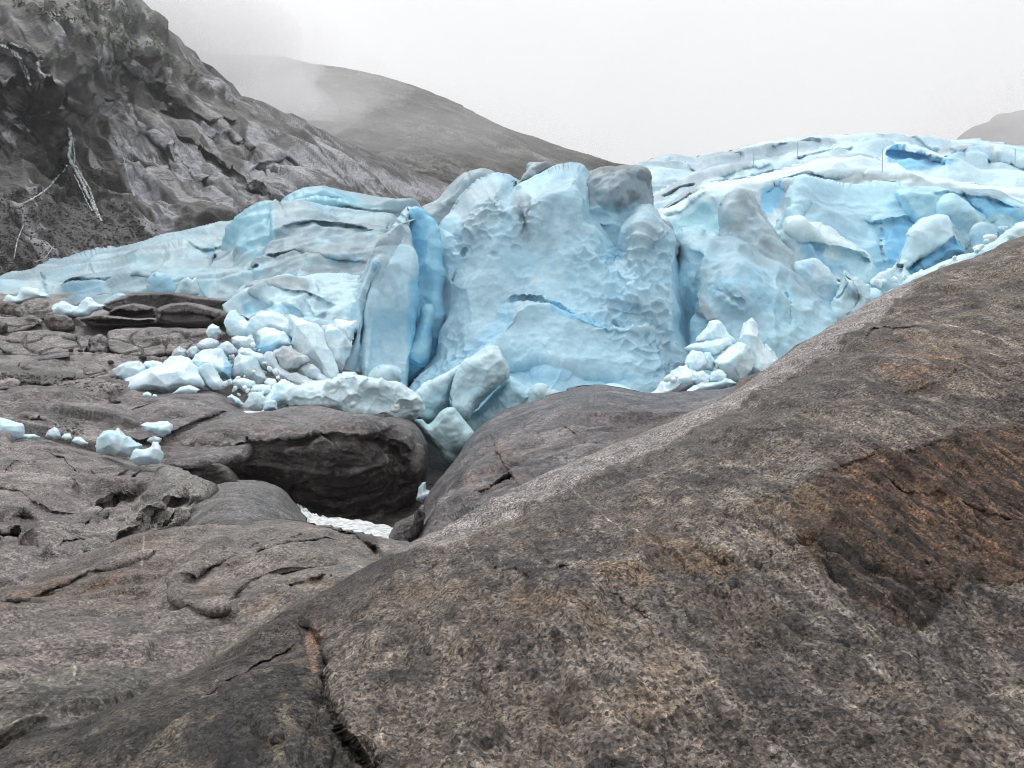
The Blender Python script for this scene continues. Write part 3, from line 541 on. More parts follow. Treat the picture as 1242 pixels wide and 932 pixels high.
gp('ice_wall', [(925, 285), (940, 268), (954, 240), (960, 222), (973, 215), (1007, 224), (1040, 229), (1075, 226), (1100, 229), (1120, 240), (1140, 252), (1165, 268), (1150, 340), (1085, 370), (1020, 330), (960, 310)],
   [(960, 222, 92), (1040, 229, 93), (1150, 260, 92), (1000, 290, 84), (1080, 330, 84), (940, 280, 88), (1050, 270, 87)], T=6, w=18, step=1.1, seed=42, label='broad smooth blue grey ice wall above the fallen blocks', base=(0.62, 0.83, 0.92),
   cols=[('p', (0.42, 0.56, 0.66), [(960, 230), (1000, 232), (1040, 250), (1040, 290), (1010, 290), (980, 262)], 12, 0.6), ('p', BLUE, [(1068, 276), (1100, 268), (1118, 270), (1100, 292), (1086, 318), (1078, 300)], 3, 0.7), ('p', BLUE, [(1010, 282), (1050, 300), (1060, 330), (1040, 310)], 6, 0.5), ('n', ICEG, 6, 0.2, 0.6, {'amt': 0.4})],
   feats=[('step', [(1040, 272), (1080, 268), (1110, 262), (1150, 262)], 2.0, 16), ('crack', [(1068, 274), (1068, 300), (1078, 322)], 2.0, 1.2), ('dome', 1030, 260, 60, 40, 20, -3), ('step', [(960, 225), (975, 250), (960, 285)], -2, 30)], disp=SOFT[1:] + [('facet', 4, 0.6, {'warp': .4, 'soft': .3})])
gp('fallen_serac', [(1143, 250), (1152, 240), (1163, 243), (1176, 253), (1188, 267), (1196, 280), (1186, 292), (1168, 306), (1150, 300), (1150, 270)], 84, T=1.5, w=9, seed=43, base=(0.66, 0.87, 0.94), cols=icecols(0.2, 0.4, 3), label='tilted pale blue ice slab leaning behind the rounded pillar')
gp('fallen_serac', [(1085, 322), (1092, 306), (1104, 288), (1113, 274), (1124, 264), (1141, 260), (1156, 267), (1166, 288), (1172, 308), (1150, 318), (1130, 330), (1108, 340), (1090, 345)], 80, T=3.0, w=15, seed=44, k=.78, base=(0.76, 0.9, 0.95),
   cols=[('p', BLUE, [(1100, 335), (1110, 318), (1140, 302), (1165, 290), (1172, 308), (1140, 322), (1110, 342)], 3, 0.85)], feats=[('step', [(1096, 332), (1110, 314), (1125, 305), (1145, 298), (1162, 284)], 2.4, 14)], label='rounded ice pillar toppled to the left with a blue underside')
gp('ice_block', [(1184, 293), (1186, 278), (1196, 276), (1205, 279), (1209, 290), (1200, 304), (1186, 304)], 78, T=1, w=6, seed=45, label='small cube of pale ice at the lip of the slab')
gp('ice_block', [(1206, 282), (1212, 272), (1222, 274), (1228, 284), (1214, 300)], 79, T=1, w=7, seed=46)
gp('snow_bank', [(1085, 356), (1104, 335), (1130, 324), (1152, 314), (1175, 306), (1193, 298), (1210, 290), (1226, 276), (1242, 269), (1300, 260), (1300, 300), (1180, 345), (1090, 380)], 74, T=2, w=10, seed=47, k=.78, base=WHT, cols=[('n', BLUE, 2, 0.2, 0.5, {'amt': 0.5})], disp=[('fbm', 2.0, 0.5, {'oct': 4}), ('facet', 1.6, 0.4, {'warp': .3})], label='white bank of crushed ice along the edge of the brown slab')
gp('fallen_serac', [(1060, 338), (1075, 326), (1089, 316), (1091, 328), (1096, 320), (1104, 334), (1112, 342), (1095, 362), (1066, 365)], 77, T=1.5, w=8, sm=2, seed=48, k=.78, base=WHT, label='pointed white ice wedge below the rounded pillar')
gp('fallen_serac', [(952, 296), (955, 268), (966, 266), (988, 271), (1005, 280), (1022, 290), (1042, 300), (1056, 309), (1064, 330), (1066, 360), (1040, 356), (1005, 345), (975, 330), (957, 318)], 80, T=3, w=12, step=1.0, seed=49, k=.78, base=(0.84, 0.94, 0.96),
   cols=[('p', BLUE, [(965, 285), (985, 290), (1000, 312), (1025, 318), (1030, 335), (1000, 330), (970, 310)], 4, 0.6), ('p', (0.55, 0.82, 0.92), [(1020, 300), (1060, 318), (1066, 345), (1030, 345)], 4, 0.7)], feats=[('step', [(958, 280), (985, 288), (1005, 300), (1040, 306), (1062, 318)], 1.6, 20), ('dome', 990, 300, 12, 8, 30, -.5)], label='large white broken ice block with a flat tilted top')
gp('fallen_serac', [(962, 325), (975, 317), (988, 313), (1002, 324), (1010, 334), (1018, 346), (1022, 375), (1030, 395), (1000, 400), (975, 360)], 75, T=2, w=9, seed=50, k=.76, base=WHT, cols=icecols(0.3, 0.5, 2), label='stepped white ice ledge beside the grey topped serac')
gp('fallen_serac', [(1010, 385), (1014, 360), (1018, 336), (1024, 326), (1031, 332), (1040, 334), (1050, 342), (1057, 352), (1063, 362), (1052, 378), (1038, 390), (1020, 394)], 72, T=1.8, w=9, seed=51, base=(0.72, 0.85, 0.9), cols=[('n', ICEG, 1.5, 0.0, 0.4, {'amt': 0.7}), ('l', (0.1, 0.28, 0.42), [(1022, 382), (1034, 372), (1041, 360), (1042, 352)], .8, 0.5)],
   feats=[('crack', [(1022, 384), (1034, 374), (1042, 362), (1042, 350)], 1.3, .35), ('crack', [(1014, 370), (1022, 355), (1028, 342)], 1.3, .35), ('dome', 1036, 350, 10, 18, -30, 0.8)], label='knobbly grey white ice lump split by a curved blue crack')
gp('ice_block', [(1044, 385), (1050, 366), (1060, 358), (1072, 362), (1085, 352), (1080, 375), (1060, 392)], 74, T=1.2, w=6, seed=52, base=WHT)
# right serac group
gp('serac', [(794, 300), (800, 268), (802, 259), (815, 253), (828, 247), (842, 236), (854, 228), (866, 226), (880, 225), (893, 229), (900, 250), (905, 300), (870, 320), (815, 310)], 80, T=4, w=14, tilt=0.5, seed=53, k=.78, base=(0.82, 0.94, 0.96), label='bright cyan and white ice peak left of the grey blade', cols=[('p', (0.5, 0.85, 0.95), [(815, 262), (850, 250), (870, 245), (880, 280), (840, 285), (818, 275)], 6, 0.6)], feats=[('dome', 845, 262, 24, 14, -20, -.7), ('step', [(803, 262), (830, 254), (860, 232)], 1.5, 20)])
gp('serac', [(872, 310), (876, 275), (877, 252), (886, 236), (900, 229), (910, 231), (918, 240), (930, 260), (942, 280), (955, 300), (970, 324), (975, 350), (900, 360)], 74, T=3, w=12, tilt=0.4, seed=54, base=(0.56, 0.63, 0.67), label='tall tapering serac blade with a dirty grey face', cols=[('n', (0.4, 0.42, 0.44), 2.5, -0.2, 0.4, {'amt': 0.7}), ('n', ICE, 3, 0.2, 0.5, {'amt': 0.5})])
gp('serac', [(813, 340), (817, 312), (820, 295), (828, 285), (840, 280), (852, 288), (875, 290), (892, 293), (905, 300), (925, 312), (946, 317), (968, 334), (990, 354), (1012, 369), (1024, 388), (1020, 420), (980, 470), (900, 520), (840, 500), (830, 420), (818, 380)],
   [(840, 285, 74), (900, 298, 73), (1010, 370, 72), (850, 400, 67), (900, 350, 67), (940, 420, 65), (1000, 420, 67), (850, 480, 64), (980, 470, 62), (818, 360, 72)], T=5, w=22, step=1.1, seed=55, base=(0.63, 0.83, 0.91), label='wide pale blue serac shoulder right of the main wall',
   cols=icecols(0.45, 0.3, 7) + [('p', ICEG, [(850, 290), (890, 293), (930, 312), (975, 340), (1010, 370), (990, 372), (940, 335), (900, 315), (860, 305)], 6, 0.6), ('p', (0.35, 0.33, 0.32), [(846, 362), (856, 368), (866, 388), (860, 396), (850, 380)], 3, 0.6), ('p', (0.36, 0.62, 0.82), [(890, 360), (915, 372), (920, 400), (900, 395)], 8, 0.4)],
   feats=[('ridge', [(850, 292), (850, 330), (845, 360), (858, 400)], 14, 1.6), ('dome', 900, 350, 40, 40, 0, 1.4), ('step', [(855, 300), (846, 330), (842, 360), (860, 395)], 1.6, 12), ('dome', 832, 390, 12, 50, 0, -2.5), ('ridge', [(946, 314), (941, 345), (938, 385), (940, 440)], 7, 1.0), ('crack', [(953, 330), (955, 370), (956, 400)], 3, .5), ('crack', [(862, 350), (880, 356), (905, 372)], 4, 0.5)],
   disp=[('fbm', 6, 0.5, {'oct': 4}), ('chip', 6, 1.4, {'warp': .4}), ('chip', 2.2, .25, {'warp': .4}), ('scallop', 1.1, 0.16, {'warp': 0.3, 'mask': 5}), ('fbm', 0.8, 0.05, {'oct': 3})])
# behind the main wall
gp('ice_ridge', [(505, 285), (510, 254), (520, 248), (531, 241), (545, 226), (559, 213), (575, 208), (588, 206), (600, 211), (612, 213), (628, 220), (640, 232), (640, 300), (560, 330), (520, 320)], 84, T=5, w=14, seed=57, base=(0.44, 0.5, 0.54), label='dull grey ice ridge behind the main wall', cols=[('n', (0.3, 0.31, 0.33), 3, 0, 0.4, {'amt': 0.7}), ('n', ICE, 4, 0.2, 0.5, {'amt': 0.6})])
gp('serac', [(618, 250), (628, 228), (634, 212), (640, 197), (652, 194), (669, 197), (676, 202), (684, 200), (692, 206), (704, 212), (716, 240), (700, 280), (640, 280)], 76, T=2.5, w=9, seed=58, base=(0.48, 0.53, 0.56), label='grey ice knob between the two highest towers', cols=[('n', (0.2, 0.19, 0.19), 1.8, 0.05, 0.4, {'amt': 0.7}), ('n', ICE, 2.5, 0.1, 0.5, {'amt': 0.6})])
gp('serac', [(700, 290), (704, 250), (700, 222), (706, 212), (718, 207), (732, 202), (750, 202), (768, 201), (781, 203), (787, 211), (788, 230), (792, 248), (798, 262), (815, 275), (812, 320), (740, 320)], 71, T=4, w=13, tilt=0.3, step=1.0, seed=59, base=(0.35, 0.40, 0.44), label='square topped dark grey ice tower on the skyline',
   cols=[('n', (0.19, 0.20, 0.22), 2.5, -0.1, 0.3, {'amt': 0.85}), ('p', (0.55, 0.76, 0.86), [(712, 262), (735, 250), (760, 256), (780, 250), (785, 290), (730, 300)], 8, 0.8), ('p', DIRT, [(724, 203), (745, 201), (770, 203), (740, 210)], 2, 0.7), ('l', (0.08, 0.07, 0.07), [(786, 208), (789, 230), (794, 252), (800, 262)], 1.6, 0.8)], feats=[('dome', 748, 235, 30, 25, 0, 1.0), ('step', [(715, 262), (735, 268), (755, 275), (775, 258)], -1.0, 20)])
# main wall
SCAL = [('fbm', 9, 1.0, {'oct': 3}), ('chip', 8, 1.3, {'warp': .4}), ('chip', 4.2, .12, {'warp': .7}), ('scallop', 0.85, 0.5, {'warp': 0.6, 'mask': 12}), ('scallop', 1.3, 0.10, {'warp': 0.6, 'mask': 5}), ('fbm', 0.7, 0.06, {'oct': 3})]
gp('ice_wall', [(470, 505), (492, 462), (506, 440), (517, 426), (520, 395), (523, 362), (526, 338), (528, 318), (535, 298), (545, 276), (556, 256), (565, 241), (575, 230), (588, 221), (600, 217), (612, 221), (620, 232), (630, 232), (648, 222), (669, 213), (686, 209), (702, 208), (711, 226), (714, 243), (718, 262), (728, 270), (735, 284), (742, 302), (750, 312), (757, 292), (768, 268), (779, 252), (792, 256), (807, 270), (821, 288), (825, 330), (830, 380), (840, 420), (862, 470), (860, 520), (740, 580), (600, 600), (500, 560)],
   [(600, 218, 69), (700, 209, 68), (780, 254, 68), (640, 300, 66), (540, 300, 69), (524, 380, 69), (600, 400, 62.5), (700, 400, 61.5), (800, 380, 63.5), (830, 400, 66), (500, 470, 62), (600, 480, 59), (700, 480, 59), (800, 480, 60), (760, 330, 66), (850, 500, 60), (650, 560, 57)], T=7, w=26, step=0.85, seed=61, base=(0.61, 0.80, 0.90), label='huge scalloped pale blue ice wall in the middle',
   cols=icecols(0.5, 0.25, 8) + [('p', (0.42, 0.45, 0.48), [(560, 250), (585, 225), (610, 222), (615, 250), (590, 280), (565, 290)], 9, 0.5), ('p', (0.33, 0.36, 0.4), [(622, 236), (645, 240), (644, 285), (632, 282), (624, 262)], 4, 0.8), ('p', (0.45, 0.5, 0.54), [(530, 320), (560, 300), (640, 290), (640, 400), (560, 440), (528, 420)], 20, 0.35),
        ('p', (0.35, 0.62, 0.82), [(605, 370), (625, 362), (612, 400), (595, 425), (560, 442), (590, 400)], 5, 0.5), ('p', (0.3, 0.62, 0.85), [(668, 366), (690, 378), (735, 390), (730, 396), (690, 386), (668, 378)], 2, 0.8), ('p', (0.5, 0.54, 0.57), [(745, 300), (770, 260), (790, 256), (815, 285), (780, 300), (760, 330)], 8, 0.5), ('p', (0.35, 0.6, 0.8), [(610, 448), (650, 440), (700, 455), (756, 458), (752, 470), (650, 470)], 6, 0.5)],
   feats=[('step', [(560, 446), (585, 430), (602, 416), (612, 394), (626, 376), (640, 368), (665, 369), (690, 380), (737, 391), (770, 398), (810, 404)], -2.2, 60), ('crack', [(606, 367), (627, 361), (655, 363), (676, 372), (694, 381), (719, 387), (737, 391), (764, 397)], 2.4, 0.8), ('crack', [(562, 300), (560, 312), (553, 330), (550, 346)], 1.6, 0.9), ('dome', 556, 292, 6, 8, 0, -0.5),
          ('crack', [(738, 300), (744, 322), (758, 346), (764, 356)], 2.0, .4), ('dome', 636, 258, 9, 30, 0, -1.6), ('step', [(610, 452), (650, 440), (690, 450), (730, 458), (756, 462)], 1.6, 16), ('dome', 600, 310, 8, 6, 0, -0.25), ('dome', 625, 300, 7, 5, 0, -0.2), ('ridge', [(780, 254), (776, 300), (768, 340), (760, 380)], 18, 1.5), ('dome', 560, 380, 40, 60, 10, 0.8), ('dome', 700, 300, 50, 30, 0, .4)], disp=SCAL)
gp('ice_slot', [(488, 470), (494, 330), (499, 262), (510, 256), (520, 264), (525, 276), (528, 292), (530, 340), (530, 420), (515, 450), (498, 478)], 68.5, T=.3, w=4, seed=62, k=.95, base=(.36, .69, .87), cols=[('n', (0.24, 0.60, 0.84), 3, -0.2, 0.4, {'dir': (0, 0, 1), 'k': 3, 'amt': 0.8})], label='deep blue ice inside the crevasse beside the blade')
gp('ice_fin', [(478, 478), (492, 450), (500, 420), (508, 395), (518, 372), (521, 392), (516, 425), (506, 445), (494, 475)], 65.5, T=1.2, w=9, seed=63, base=(0.5, 0.78, 0.9), cols=icecols(0.2, 0.5, 2))
gp('ice_blade', [(418, 490), (426, 450), (435, 398), (441, 360), (446, 340), (452, 322), (460, 306), (469, 286), (478, 270), (487, 256), (496, 249), (505, 254), (508, 262), (503, 281), (497, 312), (499, 345), (504, 385), (507, 415), (500, 440), (492, 462), (480, 490)],
   [(496, 250, 67), (450, 330, 65), (505, 300, 66), (470, 350, 62.5), (440, 440, 62), (500, 420, 64), (470, 480, 58.5)], T=2.6, w=7, step=0.85, seed=64, base=(0.66, 0.82, 0.90), label='tall leaning blade of white blue ice left of the main wall',
   cols=[('p', (0.44, 0.47, 0.5), [(452, 330), (470, 290), (495, 252), (506, 262), (498, 300), (475, 310), (460, 340)], 5, 0.8), ('n', ICEG, 5, 0.1, 0.5, {'amt': 0.5}), ('n', WHT, 2, 0.0, 0.5, {'amt': 0.5}), ('p', BLUE, [(500, 280), (506, 290), (504, 420), (495, 450), (496, 330)], 3, 0.6)], feats=[('ridge', [(496, 255), (470, 300), (455, 345), (447, 400), (443, 470)], 8, 1.4), ('step', [(474, 300), (458, 330), (447, 360), (441, 420), (438, 470)], 1.3, 14)], disp=SCAL[:3] + [('fbm', 0.7, 0.05, {'oct': 3})])
gp('ice_fin', [(398, 470), (412, 445), (424, 425), (432, 395), (437, 355), (447, 332), (458, 318), (450, 345), (442, 372), (441, 400), (440, 430), (433, 458), (424, 468), (410, 478)], 61.5, T=1.4, w=8, step=0.8, seed=65, base=(0.66, 0.8, 0.88), cols=icecols(0.4, 0.4, 3), label='thin curved ice fin along the left side of the blade')
gp('ice_block', [(450, 478), (455, 462), (468, 450), (484, 446), (492, 452), (482, 470), (466, 488)], 58, T=1.2, w=9, seed=66, base=WHT)
# fallen front of the glacier
def front(poly, D, s, label, **k):
    a = dict(k=.74, T=2.2, w=10, step=0.85, sm=3, base=(0.76, 0.89, 0.93), cols=icecols(0.35, 0.25, 2.5), disp=[('fbm', 3, 0.35, {'oct': 4}), ('chip', 2.2, 0.6, {'warp': .3}), ('chip', .8, .1, {}), ('fbm', 0.5, 0.05, {'oct': 3})]); a.update(k)
    gp('ice_slab', poly, D, label, seed=s, **a)
front([(545, 560), (556, 515), (574, 500), (598, 476), (618, 455), (640, 470), (665, 466), (640, 500), (600, 530), (578, 540), (560, 600)], 56, 71, 'pale blue ice mass squeezed down to the boulder', T=3, w=14, base=(0.6, 0.8, 0.88))
front([(640, 495), (644, 478), (656, 470), (668, 476), (700, 474), (745, 468), (770, 476), (740, 510), (660, 510)], 56, 72, 'low ice lip above the pinkish boulder', T=1.5, w=7)
front([(472, 504), (484, 490), (493, 482), (506, 472), (520, 463), (538, 454), (556, 445), (552, 458), (547, 470), (541, 490), (530, 503), (520, 513), (497, 508)], 54, 73, 'white ice slab sliding over the dark boulder', T=1.6, w=9, base=WHT, cols=[('p', (0.5, 0.72, 0.8), [(500, 495), (540, 470), (540, 490), (520, 512), (500, 508)], 4, 0.7)])
front([(541, 492), (546, 468), (556, 447), (574, 433), (590, 422), (602, 422), (612, 434), (618, 452), (608, 466), (592, 480), (576, 500), (565, 512), (552, 502)], 53.5, 74, 'big rounded grey blue ice slab with fine cracks', T=2.2, w=11, base=(0.74, 0.88, 0.93), feats=[('crack', [(550, 465), (546, 480), (552, 494)], 1.0, 0.5), ('crack', [(590, 466), (600, 468), (612, 464), (616, 456)], 0.9, 0.5)])
front([(504, 512), (512, 511), (520, 514), (530, 505), (540, 498), (548, 497), (554, 506), (566, 520), (576, 534), (570, 546), (556, 547), (550, 549), (549, 556), (540, 559), (535, 552), (530, 545), (522, 540), (514, 532), (510, 522)], 50.5, 75, 'hanging grey green ice tongue over the dark gap', T=1.3, w=9, base=(0.62, 0.76, 0.78), cols=[('p', (0.35, 0.45, 0.47), [(520, 530), (550, 530), (574, 536), (560, 548), (530, 546)], 4, 0.6), ('n', WHT, 1, 0.1, 0.5, {'amt': 0.6})])
gp('crushed_ice', [(322, 486), (345, 476), (375, 470), (398, 462), (412, 452), (430, 450), (445, 462), (470, 462), (500, 474), (512, 496), (500, 508), (480, 509), (445, 503), (400, 497), (360, 496), (330, 496)], 49.3, T=1.3, w=8, seed=76, sm=2, k=.80, step=.7, base=WHT, label='crushed ice bank under the tall blade', disp=[('fbm', 2, .4, {'oct': 4}), ('chip', 1.1, .75, {'warp': .3}), ('chip', .5, .15, {})])
# left tongue
LD = [('fbm', 9, 0.9, {'oct': 4}), ('chip', 6, 2.0, {'warp': .5, 'dir': (1, 0, 0.2), 'k': 2}), ('chip', 2.5, .5, {'warp': .5, 'dir': (1, 0, .2), 'k': 2}), ('ridge', 7, 0.35, {'dir': (1, 0, 0.25), 'k': 4, 'oct': 3})]
TC = [('n', (0.37, 0.42, 0.46), 7, -0.2, 0.4, {'amt': 0.8, 'dir': (1, 0, 0.25), 'k': 3}), ('n', (0.22, 0.24, 0.29), 3, 0.15, 0.5, {'amt': 0.6, 'dir': (1, 0, 0.25), 'k': 5}), ('n', (0.42, 0.62, 0.72), 5, 0.15, 0.5, {'amt': 0.45}), ('n', (0.8, 0.86, 0.88), 2.5, 0.3, 0.6, {'amt': 0.25})]
gp('ice_ridge', [(325, 290), (335, 258), (343, 241), (356, 232), (372, 227), (395, 226), (420, 232), (450, 238), (480, 243), (505, 250), (520, 300), (500, 340), (350, 330)], 104, T=8, w=14, seed=81, base=(0.56, 0.68, 0.74), cols=TC[:1] + [('p', (0.42, 0.72, 0.84), [(345, 243), (372, 230), (420, 234), (440, 246), (390, 256), (350, 256)], 4, 0.6)], disp=LD, k=.57, label='rounded blue grey ice dome nearest the mountainside', feats=[('step', [(340, 250), (380, 250), (420, 246), (470, 254)], -2, 14)])
gp('ice_tongue', [(-260, 362), (-60, 352), (0, 338), (19, 335), (42, 329), (58, 318), (97, 312), (135, 305), (177, 296), (219, 288), (258, 281), (300, 268), (340, 300), (330, 372), (270, 378), (240, 372), (200, 370), (150, 376), (120, 378), (60, 370), (-60, 372), (-260, 380)],
   [(-260, 360, 96), (0, 340, 98), (0, 362, 82), (100, 315, 100), (100, 362, 80), (250, 285, 104), (250, 355, 80), (320, 300, 95), (320, 365, 76), (170, 330, 88)], T=4, w=34, step=1.0, seed=82, base=(0.56, 0.60, 0.62), disp=LD, k=.57, cols=TC + [('p', (0.25, 0.42, 0.52), [(78, 352), (95, 342), (125, 346), (128, 364), (100, 368), (80, 362)], 4, 0.7), ('p', (0.3, 0.36, 0.44), [(120, 338), (170, 326), (185, 332), (140, 345)], 5, 0.6)], label='low dirty ice tongue reaching to the left edge',
   feats=[('step', [(60, 356), (80, 342), (96, 338), (120, 342), (160, 336), (190, 345), (205, 356)], 2.5, 16), ('step', [(190, 345), (195, 322), (205, 308), (230, 300), (260, 298)], -2.6, 40), ('step', [(-10, 345), (30, 338), (55, 335), (58, 358)], 2, 12), ('crack', [(256, 325), (259, 315), (262, 310)], 1.8, 1.2), ('crack', [(108, 326), (114, 330)], 2, 1), ('crack', [(300, 335), (305, 328), (312, 322)], 2, 1.4), ('step', [(225, 300), (250, 306), (280, 300)], 1.5, 10)])
gp('ice_dome', [(255, 345), (264, 318), (270, 300), (276, 280), (286, 264), (300, 252), (322, 248), (340, 256), (352, 252), (370, 246), (400, 250), (430, 258), (455, 262), (478, 270), (480, 320), (460, 370), (420, 400), (340, 390), (300, 372), (270, 366)],
   [(264, 318, 90), (300, 253, 95), (400, 250, 96), (470, 272, 90), (300, 320, 84), (400, 310, 82), (300, 365, 77), (430, 370, 72), (340, 380, 75)], T=7, w=20, step=1.0, seed=83, base=(0.54, 0.57, 0.59), disp=LD, k=.57, label='big grey and blue ice dome left of the blade',
   cols=TC[:2] + [('p', (0.46, 0.72, 0.82), [(270, 300), (285, 266), (310, 250), (330, 256), (325, 285), (310, 310), (285, 300)], 6, 0.7), ('p', (0.33, 0.33, 0.35), [(320, 290), (400, 300), (440, 300), (440, 330), (360, 335), (325, 320)], 10, 0.5), ('n', (0.5, 0.74, 0.84), 5, 0.2, 0.5, {'amt': 0.6})],
   feats=[('step', [(332, 256), (325, 285), (312, 310), (300, 335)], 1.6, 12), ('step', [(340, 275), (380, 268), (420, 272), (460, 280)], 2.0, 16), ('step', [(320, 310), (360, 305), (400, 316), (450, 318)], 1.4, 12), ('crack', [(300, 335), (306, 326), (312, 320)], 2, 1.2)])
gp('ice_block', [(276, 384), (284, 366), (294, 350), (303, 343), (325, 338), (345, 335), (365, 337), (380, 332), (405, 333), (425, 338), (440, 346), (440, 400), (405, 410), (370, 400), (330, 392), (300, 392)], [(300, 345, 72), (420, 338, 72), (350, 360, 66), (300, 385, 65), (420, 390, 63)], T=3.5, w=12, step=0.85, seed=84, base=(0.66, 0.78, 0.83), label='grey topped ice shelf above the rubble',
   cols=[('p', (0.4, 0.39, 0.4), [(298, 346), (330, 338), (365, 338), (376, 352), (340, 350), (305, 352)], 3, 0.8), ('p', (0.24, 0.6, 0.82), [(296, 372), (310, 366), (345, 376), (380, 382), (400, 390), (360, 388), (320, 380)], 4, 0.7), ('n', ICEG, 2.5, 0.1, 0.5, {'amt': 0.6})], feats=[('step', [(290, 354), (330, 350), (372, 354), (392, 364), (410, 370)], 1.2, 16), ('dome', 318, 370, 20, 10, 20, -1.2), ('dome', 355, 378, 22, 7, 20, -1.2), ('step', [(378, 336), (385, 350), (372, 366), (378, 386)], 1.0, 8), ('dome', 392, 386, 10, 8, 0, -1.0)])
gp('ice_spike', [(210, 358), (216, 350), (222, 340), (228, 337), (233, 341), (238, 337), (241, 350), (242, 358), (228, 362)], 76, T=0.6, w=3, sm=1, seed=85, k=.78, base=(0.72, 0.9, 0.95), label='small bright ice spike at the foot of the tongue')
gp('ice_spike', [(186, 354), (188, 340), (194, 338), (202, 346), (209, 354), (196, 358)], 77, T=0.5, w=3, sm=1, seed=86, base=(0.66, 0.87, 0.94))
gp('snow_heap', [(-30, 372), (0, 366), (10, 358), (20, 360), (26, 352), (34, 349), (50, 353), (58, 361), (40, 366), (10, 372)], 78, T=1.5, w=7, seed=87, k=.78, base=WHT, label='heap of white crushed ice at the left end of the tongue', disp=[('fbm', 2, 0.4, {'oct': 4})], cols=[])
gp('snow_heap', [(125, 372), (132, 364), (142, 357), (152, 358), (148, 366), (135, 374)], 77, T=1, w=5, seed=88, base=(0.6, 0.68, 0.72))
# ================================================================== ROCKS
def rock(name, poly, D, label, cat='rock', **k):
    a = dict(T=3.0, w=20, step=1.1, base=BED, cols=RK, rough=1.0, disp=[('fbm', 3.5, 0.25, {'oct': 4}), ('facet', 2.6, 0.38, {'warp': .5, 'dir': (1, .2, 0), 'k': 2.5, 'soft': .08}), ('ridge', 1.2, 0.10, {'dir': (1, .3, 0), 'k': 5, 'oct': 5, 'gain': .6}), ('fbm', 0.4, 0.04, {'oct': 3}), ('cracks', 1.5, .12, {'w': .05, 'warp': .6, 'mask': 3, 'dir': (1, .3, 0), 'k': 2})])
    a.update(k); a['feats'] = [(f_[0], f_[1], f_[2] * 1.5, f_[3]) if f_[0] == 'step' else f_ for f_ in a.get('feats', ())]; dm = D if not isinstance(D, list) else float(np.median([c_[2] for c_ in D])); b_ = a['base']
    nr = a.get('mat') is M_near
    a['cols'] = list(a['cols']) + [('n', tuple(v * .35 for v in b_), dm * .0085, .12, .42, {'dir': (1, .35, .22), 'k': 5, 'amt': .35 if nr else .65}), ('n', tuple(min(v * 1.5, .3) for v in b_), dm * .012, .25, .55, {'dir': (1, .35, .22), 'k': 5, 'amt': .5})]
    return piece(name, poly, D, a.pop('mat', M_mid), label=label, cat=cat, kind='thing', **a)
WET_SHADE = (0.017, 0.014, 0.013)  # wet rock, with the shade of undersides painted into the tone
ledge = dict(T=1.6, w=4, sm=2, step=0.8)
rock('rock_ledge', [(120, 372), (131, 366), (150, 359), (166, 354), (209, 356), (250, 361), (291, 367), (290, 378), (276, 388), (200, 386), (140, 382)], 69, 'long black rock band directly under the ice tongue', 'rock ledge', tilt=0.6, base=(0.022, 0.018, 0.017), cols=[('p', (0.10, 0.09, 0.087), [(131, 368), (165, 354), (209, 357), (285, 367), (205, 362), (168, 359)], 2, 0.8), ('n', WET_SHADE, 3, -0.2, 0.3, {'amt': .8})], seed=101, **ledge)
rock('rock_ledge', [(188, 392), (190, 376), (200, 370), (218, 366), (238, 369), (256, 374), (276, 381), (270, 394), (240, 397), (200, 396)], 65.5, 'dark flat topped rock block on the right of the stepped ledges', 'rock ledge', tilt=0.5, base=(0.026, 0.021, 0.019), cols=[('p', (0.15, 0.135, 0.135), [(190, 376), (218, 366), (250, 372), (275, 381), (240, 382), (215, 380)], 2, 0.9), ('n', WET_SHADE, 2, 0, .3, {'amt': .7})], feats=[('step', [(190, 378), (210, 380), (230, 378), (270, 385)], 0.9, 8)], seed=102, **ledge)
rock('rock_ledge', [(128, 384), (134, 376), (140, 371), (162, 368), (180, 372), (191, 376), (190, 388), (167, 390), (135, 390)], 67, 'dark overhanging rock step left of the flat topped block', 'rock ledge', tilt=0.5, base=(0.026, 0.021, 0.019), cols=[('p', (0.14, 0.125, 0.125), [(134, 376), (162, 368), (188, 374), (160, 377), (140, 380)], 2, 0.9)], feats=[('step', [(132, 381), (145, 376), (165, 379), (188, 376)], 1.2, 8)], seed=103, **ledge)
rock('rock_ledge', [(97, 387), (110, 383), (120, 382), (145, 384), (167, 386), (190, 385), (191, 394), (150, 397), (112, 397), (104, 392)], 65, 'thin grey rimmed black rock shelf at the bottom of the steps', 'rock ledge', tilt=0.5, base=(0.02, 0.016, 0.014), cols=[('p', (0.2, 0.18, 0.175), [(99, 387), (120, 382), (190, 384), (189, 387), (120, 386)], 1.2, 0.9)], feats=[('step', [(100, 388), (120, 386), (160, 389), (190, 387)], 1.0, 8)], seed=104, **ledge)
rock('boulder', [(54, 392), (56, 385), (66, 381), (80, 384), (88, 391), (88, 399), (70, 402), (58, 400)], 66, 'squat brown stained boulder beside the forked ice block', 'boulder', T=1.2, w=7, step=0.7, base=(0.12, 0.1, 0.09), cols=[('p', (0.05, 0.035, 0.025), [(54, 386), (64, 384), (68, 400), (56, 400)], 2, .9)], seed=105)
rock('boulder', [(-12, 366), (0, 366), (14, 368), (24, 374), (27, 380), (18, 385), (-12, 386)], 72, 'dark brown boulder cut by the left edge under the ice', 'boulder', T=1.2, w=9, step=0.7, base=(0.09, 0.075, 0.06), seed=106)
rock('boulder', [(-12, 392), (0, 391), (8, 394), (8, 404), (0, 412), (-12, 412)], 64, 'black boulder cut by the left edge above the pale slabs', 'boulder', T=1.2, w=8, step=0.7, base=(0.04, 0.035, 0.033), seed=107)
